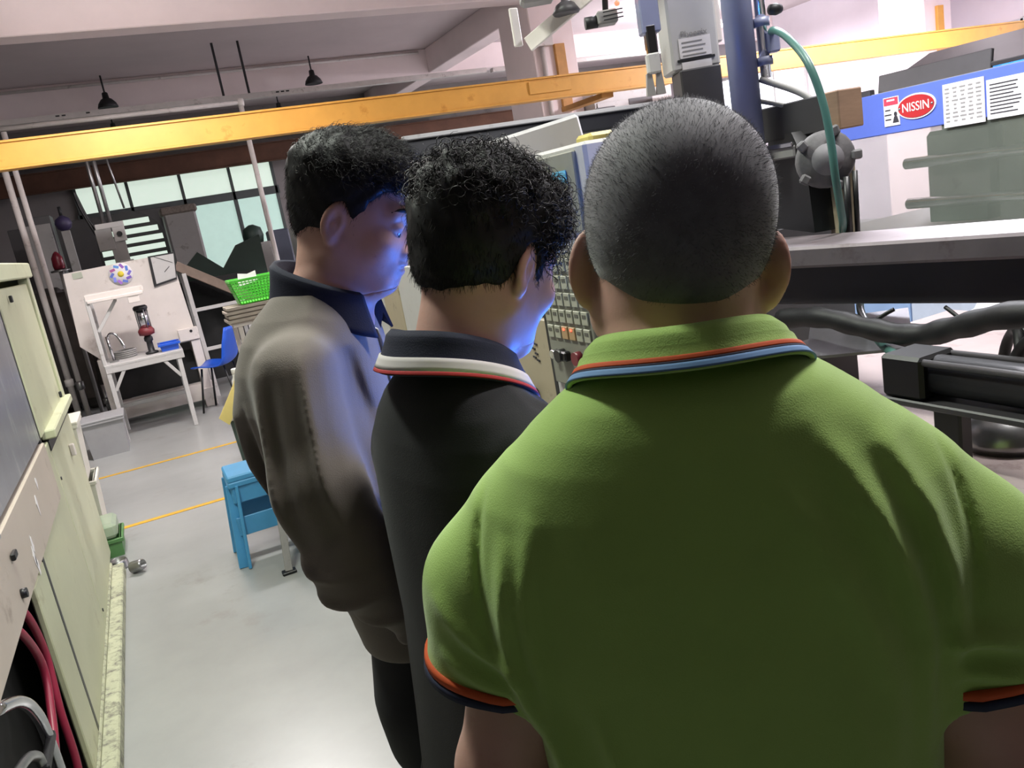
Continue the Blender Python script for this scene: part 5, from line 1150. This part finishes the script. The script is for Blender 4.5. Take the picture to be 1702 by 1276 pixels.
def neckline(lo_, hi_): return lambda V: (V[:, 2] > lo_) & (V[:, 2] < hi_)
# --- man in the green polo shirt, back to us
TG = [(1.485, 0.058, 0.056, -0.005, 0), (1.470, 0.086, 0.072, -0.005, 0), (1.452, 0.114, 0.086, -0.004, 0), (1.43, 0.142, 0.097, -0.002, 0), (1.405, 0.168, 0.106, 0, 0), (1.37, 0.185, 0.114, 0, 0), (1.32, 0.192, 0.122, 0, 0), (1.24, 0.190, 0.130, 0.004, 0), (1.15, 0.184, 0.136, 0.012, 0), (1.02, 0.180, 0.142, 0.018, 0), (0.86, 0.185, 0.142, 0.012, 0)]
person(dict(label='man in a bright green polo shirt with cropped hair, seen from behind', base=(0.402, 0.562), az=54, neck=(0, -0.01, 1.472), torso=TG,
    ear=(0.433, 0.600, 1.545), head=(57, 6, 9), hscale=1.04, neck_r=0.060, arm_r=(0.046, 0.046, 0.032), ears=(44, 0.90),
    shoulder=[(-0.160, 0.0, 1.315), (0.160, 0.0, 1.315)], elbow=[(-0.232, 0.0, 1.07), (0.232, 0.0, 1.07)], wrist=[(-0.235, 0.04, 0.83), (0.235, 0.10, 0.85)], hand=[(-0.228, 0.06, 0.74), (0.228, 0.14, 0.77)],
    sleeve=[([(-0.160, 0, 1.325), (-0.200, 0, 1.275), (-0.222, 0.0, 1.185)], [0.062, 0.066, 0.066]), ([(0.160, 0, 1.325), (0.200, 0, 1.275), (0.222, 0.0, 1.170)], [0.062, 0.066, 0.066])],
    hem=[(0.010, 0.008, M_orst, 'sleeve_stripe'), (0.0, 0.008, M_navst, 'sleeve_stripe')],
    cloth=M_greenc, cloth_name='polo_shirt',
    creases=[([(-0.135, -0.1, 1.38), (-0.155, -0.1, 1.30), (-0.150, -0.1, 1.20), (-0.12, -0.1, 1.08)], 0.005, 0.012), ([(-0.165, -0.1, 1.36), (-0.178, -0.1, 1.27), (-0.168, -0.1, 1.16)], 0.006, 0.010), ([(-0.190, -0.1, 1.26), (-0.15, -0.1, 1.15), (-0.11, -0.1, 1.0), (-0.09, -0.1, 0.9)], 0.006, 0.013), ([(-0.11, -0.1, 1.22), (-0.085, -0.1, 1.10), (-0.08, -0.1, 1.0)], 0.004, 0.010), ([(-0.06, -0.1, 1.18), (-0.045, -0.1, 1.08), (-0.04, -0.1, 0.98)], 0.003, 0.012),
             ([(0.085, -0.1, 1.43), (0.125, -0.1, 1.36), (0.155, -0.1, 1.26), (0.155, -0.1, 1.12)], 0.007, 0.010), ([(0.05, -0.1, 1.40), (0.09, -0.1, 1.33), (0.125, -0.1, 1.22), (0.12, -0.1, 1.08)], 0.005, 0.013), ([(0.13, -0.1, 1.42), (0.165, -0.1, 1.35), (0.180, -0.1, 1.26), (0.172, -0.1, 1.16)], 0.006, 0.009), ([(0.09, -0.1, 1.25), (0.10, -0.1, 1.12), (0.085, -0.1, 0.98)], 0.004, 0.014),
             ([(0.17, -0.1, 1.24), (0.21, -0.1, 1.235), (0.25, -0.1, 1.215)], 0.006, 0.010), ([(0.175, -0.1, 1.205), (0.215, -0.1, 1.20), (0.26, -0.1, 1.19)], 0.004, 0.009), ([(-0.17, -0.1, 1.22), (-0.215, -0.1, 1.26), (-0.25, -0.1, 1.30)], 0.005, 0.010), ([(-0.175, -0.1, 1.19), (-0.22, -0.1, 1.22), (-0.255, -0.1, 1.24)], 0.004, 0.010),
             ([(0.185, -0.1, 1.40), (0.197, -0.1, 1.33), (0.194, -0.1, 1.24)], -0.0035, 0.004), ([(-0.185, -0.1, 1.40), (-0.197, -0.1, 1.33), (-0.194, -0.1, 1.24)], -0.0035, 0.004)],
    collar=dict(r=0.070, h=0.037, fall=0.025, flare=0.026, ax=1.08, ay=1.0, open=2.7, drop=0.085, point=0.02, mat=M_greenc, tilt=(-4, 0, 0), stripes=[(0.60, 0.75, M_orst, 'collar_stripe'), (0.75, 0.81, M_navst, 'collar_stripe'), (0.81, 1.0, M_blst, 'collar_stripe')]),
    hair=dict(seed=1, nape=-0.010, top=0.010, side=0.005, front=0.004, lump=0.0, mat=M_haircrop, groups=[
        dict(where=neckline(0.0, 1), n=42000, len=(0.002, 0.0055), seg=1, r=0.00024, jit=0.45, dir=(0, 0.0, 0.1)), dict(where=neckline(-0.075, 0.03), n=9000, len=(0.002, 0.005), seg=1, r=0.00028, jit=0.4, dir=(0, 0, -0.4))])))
# --- curly haired man in the black polo shirt
TM = [(1.465, 0.050, 0.050, 0.0, 0), (1.445, 0.074, 0.062, 0, 0), (1.425, 0.100, 0.074, 0, 0), (1.40, 0.130, 0.085, 0.004, 0), (1.37, 0.156, 0.095, 0.008, 0), (1.33, 0.170, 0.102, 0.010, 0), (1.26, 0.172, 0.108, 0.012, 0), (1.12, 0.165, 0.108, 0.008, 0), (0.98, 0.162, 0.11, -0.004, 0), (0.86, 0.17, 0.115, -0.01, 0)]
person(dict(label='curly haired man in a black polo shirt looking down, between the other two men', base=(0.315, 0.915), az=12, neck=(0, -0.005, 1.464), torso=TM,
    ear=(0.389, 0.939, 1.550), head=(26, 23, 7), hscale=0.975, neck_r=0.052, ears=(16, 0.84), arm_r=(0.042, 0.040, 0.028),
    shoulder=[(-0.138, 0.01, 1.31), (0.138, 0.01, 1.31)], elbow=[(-0.18, 0.06, 1.10), (0.18, 0.03, 1.10)], wrist=[(-0.12, 0.26, 1.05), (0.12, 0.19, 1.16)], hand=[(-0.10, 0.36, 1.08), (0.095, 0.27, 1.19)],
    sleeve=[([(-0.142, 0.01, 1.325), (-0.168, 0.025, 1.26), (-0.178, 0.04, 1.17)], [0.056, 0.058, 0.056]), ([(0.142, 0.01, 1.325), (0.168, 0.015, 1.26), (0.178, 0.02, 1.17)], [0.056, 0.058, 0.056])],
    hem=[(0.010, 0.006, M_rdst, 'sleeve_stripe')], cloth=M_blackc, cloth_name='polo_shirt',
    creases=[([(0.10, 0.05, 1.42), (0.14, 0.07, 1.35), (0.15, 0.08, 1.26)], 0.006, 0.010), ([(0.06, 0.08, 1.41), (0.11, 0.10, 1.33)], 0.006, 0.011), ([(0.145, -0.05, 1.385), (0.16, -0.06, 1.3)], -0.003, 0.006), ([(0.14, 0.10, 1.28), (0.08, 0.12, 1.2)], 0.005, 0.015)],
    collar=dict(r=0.064, h=0.036, fall=0.040, flare=0.028, ax=1.06, ay=1.04, open=2.75, drop=0.055, dpow=1.5, point=0.02, mat=M_navyc, tilt=(-3, 0, 0), stripes=[(0.55, 0.90, M_whst, 'collar_stripe'), (0.90, 1.0, M_rdst, 'collar_stripe')]),
    hair=dict(seed=2, top=0.022, side=0.010, front=0.010, lump=0.006, nape=0.012, mat=M_hairb, smat=M_hairw, groups=[
        dict(where=lambda V: (V[:, 2] > 0.07) | ((V[:, 1] > 0.0) & (V[:, 2] > 0.03)), n=1500, len=(0.010, 0.028), seg=16, r=0.0011, curl=0.011, turns=1.5, jit=0.6, droop=0.3, out=0.7, dir=(0, 0.3, 0.0)),
        dict(where=lambda V: (V[:, 2] > 0.05) | ((V[:, 1] > 0.0) & (V[:, 2] > 0.03)), n=1800, len=(0.008, 0.020), seg=10, r=0.0006, curl=0.008, turns=1.3, jit=0.6, droop=0.3, out=0.5, dir=(0, 0.2, 0.0)),
        dict(where=lambda V: (V[:, 2] > 0.01) & (V[:, 1] > 0.03), n=700, len=(0.02, 0.040), seg=16, r=0.0010, curl=0.011, turns=1.6, jit=0.6, droop=0.7, out=0.7, dir=(0, 0.4, -0.1)),
        dict(where=neckline(-0.09, 0.075), n=8000, len=(0.006, 0.014), seg=3, r=0.0005, curl=0.001, turns=0.5, jit=0.12, out=0.16, dir=(0, 0.25, -1.0))])))
# --- taller man in the grey jacket, in profile
TL = [(1.555, 0.060, 0.058, 0.0, 0), (1.535, 0.086, 0.072, -0.008, 0), (1.51, 0.116, 0.088, -0.018, 0), (1.48, 0.142, 0.102, -0.026, 0), (1.44, 0.160, 0.112, -0.034, 0), (1.38, 0.172, 0.118, -0.038, 0), (1.30, 0.176, 0.120, -0.024, 0), (1.16, 0.172, 0.118, 0.026, 0), (1.02, 0.168, 0.116, 0.062, 0), (0.95, 0.166, 0.114, 0.072, 0)]
def jacket_extra(root, cloth, toW, f):
    V = []
    for z in np.linspace(1.48, 0.98, 24):
        y = np.linspace(0.03, 0.2, 80); P = np.stack([np.zeros(80), y, np.full(80, z)], 1); i = np.argmax(f(P) > 0); V.append((0, y[i]+0.001, z))
    MB().tube([toW(np.array(p)) for p in V], 0.004, 8).build('zip', M_steel, cloth)
person(dict(label='tall man in a grey jacket with navy collar, blue light on his face', base=(0.262, 1.315), az=-30, neck=(0, 0.0, 1.540), torso=TL,
    ear=(0.327, 1.298, 1.632), head=(-30, 23, -2), hscale=0.965, neck_r=0.054, ears=(20, 0.86),
    arm_r=(0.042, 0.040, 0.028), shoulder=[(-0.13, -0.015, 1.39), (0.13, -0.012, 1.39)], elbow=[(-0.20, 0.06, 1.17), (0.21, 0.02, 1.17)], wrist=[(-0.16, 0.22, 1.05), (0.185, 0.16, 1.0)], hand=[(-0.12, 0.30, 1.08), (0.145, 0.145, 0.92)],
    sleeve=[([(-0.145, -0.02, 1.42), (-0.195, 0.05, 1.18), (-0.16, 0.20, 1.06)], [0.062, 0.060, 0.045]), ([(0.142, -0.015, 1.425), (0.192, -0.002, 1.27), (0.205, 0.035, 1.155), (0.188, 0.150, 1.02)], [0.068, 0.063, 0.060, 0.047])],
    hem=[(0.0, 0.03, M_jack, 'cuff')], arm_k=0.016,
    cloth=M_jack, cloth_name='jacket', extra=jacket_extra,
    crease_axis=0,
    creases=[([(0.2, -0.055, 1.46), (0.2, -0.052, 1.36), (0.2, -0.040, 1.24), (0.2, -0.01, 1.12)], 0.006, 0.012), ([(0.2, 0.015, 1.48), (0.2, 0.022, 1.38), (0.2, 0.035, 1.28), (0.2, 0.06, 1.18)], 0.007, 0.010), ([(0.2, -0.06, 1.19), (0.2, -0.01, 1.165), (0.2, 0.06, 1.165)], 0.005, 0.009), ([(0.2, -0.04, 1.13), (0.2, 0.02, 1.115), (0.2, 0.09, 1.13)], 0.006, 0.009), ([(0.2, 0.0, 1.08), (0.2, 0.06, 1.075), (0.2, 0.12, 1.09)], 0.005, 0.009), ([(0.2, 0.06, 1.03), (0.2, 0.10, 1.04), (0.2, 0.15, 1.06)], 0.006, 0.007), ([(0.2, -0.03, 1.47), (0.2, -0.035, 1.36), (0.2, -0.02, 1.26), (0.2, 0.0, 1.2)], -0.004, 0.014), ([(0.2, 0.05, 1.46), (0.2, 0.055, 1.38), (0.2, 0.07, 1.3)], -0.007, 0.010), ([(0.2, -0.14, 1.42), (0.2, -0.13, 1.3), (0.2, -0.08, 1.15), (0.2, -0.04, 1.0)], 0.006, 0.012), ([(0.2, -0.11, 1.40), (0.2, -0.10, 1.26), (0.2, -0.06, 1.12)], -0.006, 0.009)],
    collar=dict(r=0.068, h=0.054, fall=0.058, flare=0.022, ax=1.02, ay=1.06, open=2.55, drop=0.075, dpow=1.1, point=0.01, mat=M_navyc),
    hair=dict(seed=3, top=0.026, side=0.006, front=0.010, lump=0.003, nape=0.018, mat=M_hairb, smat=M_hairw, groups=[
        dict(where=neckline(0.065, 1), n=6500, len=(0.012, 0.028), seg=7, r=0.0006, curl=0.0035, turns=0.9, jit=0.28, droop=0.25, out=0.30, dir=(0, 0.9, 0.1)),
        dict(where=neckline(-0.09, 0.075), n=8000, len=(0.005, 0.012), seg=2, r=0.0004, jit=0.12, out=0.14, dir=(0, -0.15, -0.9))])))
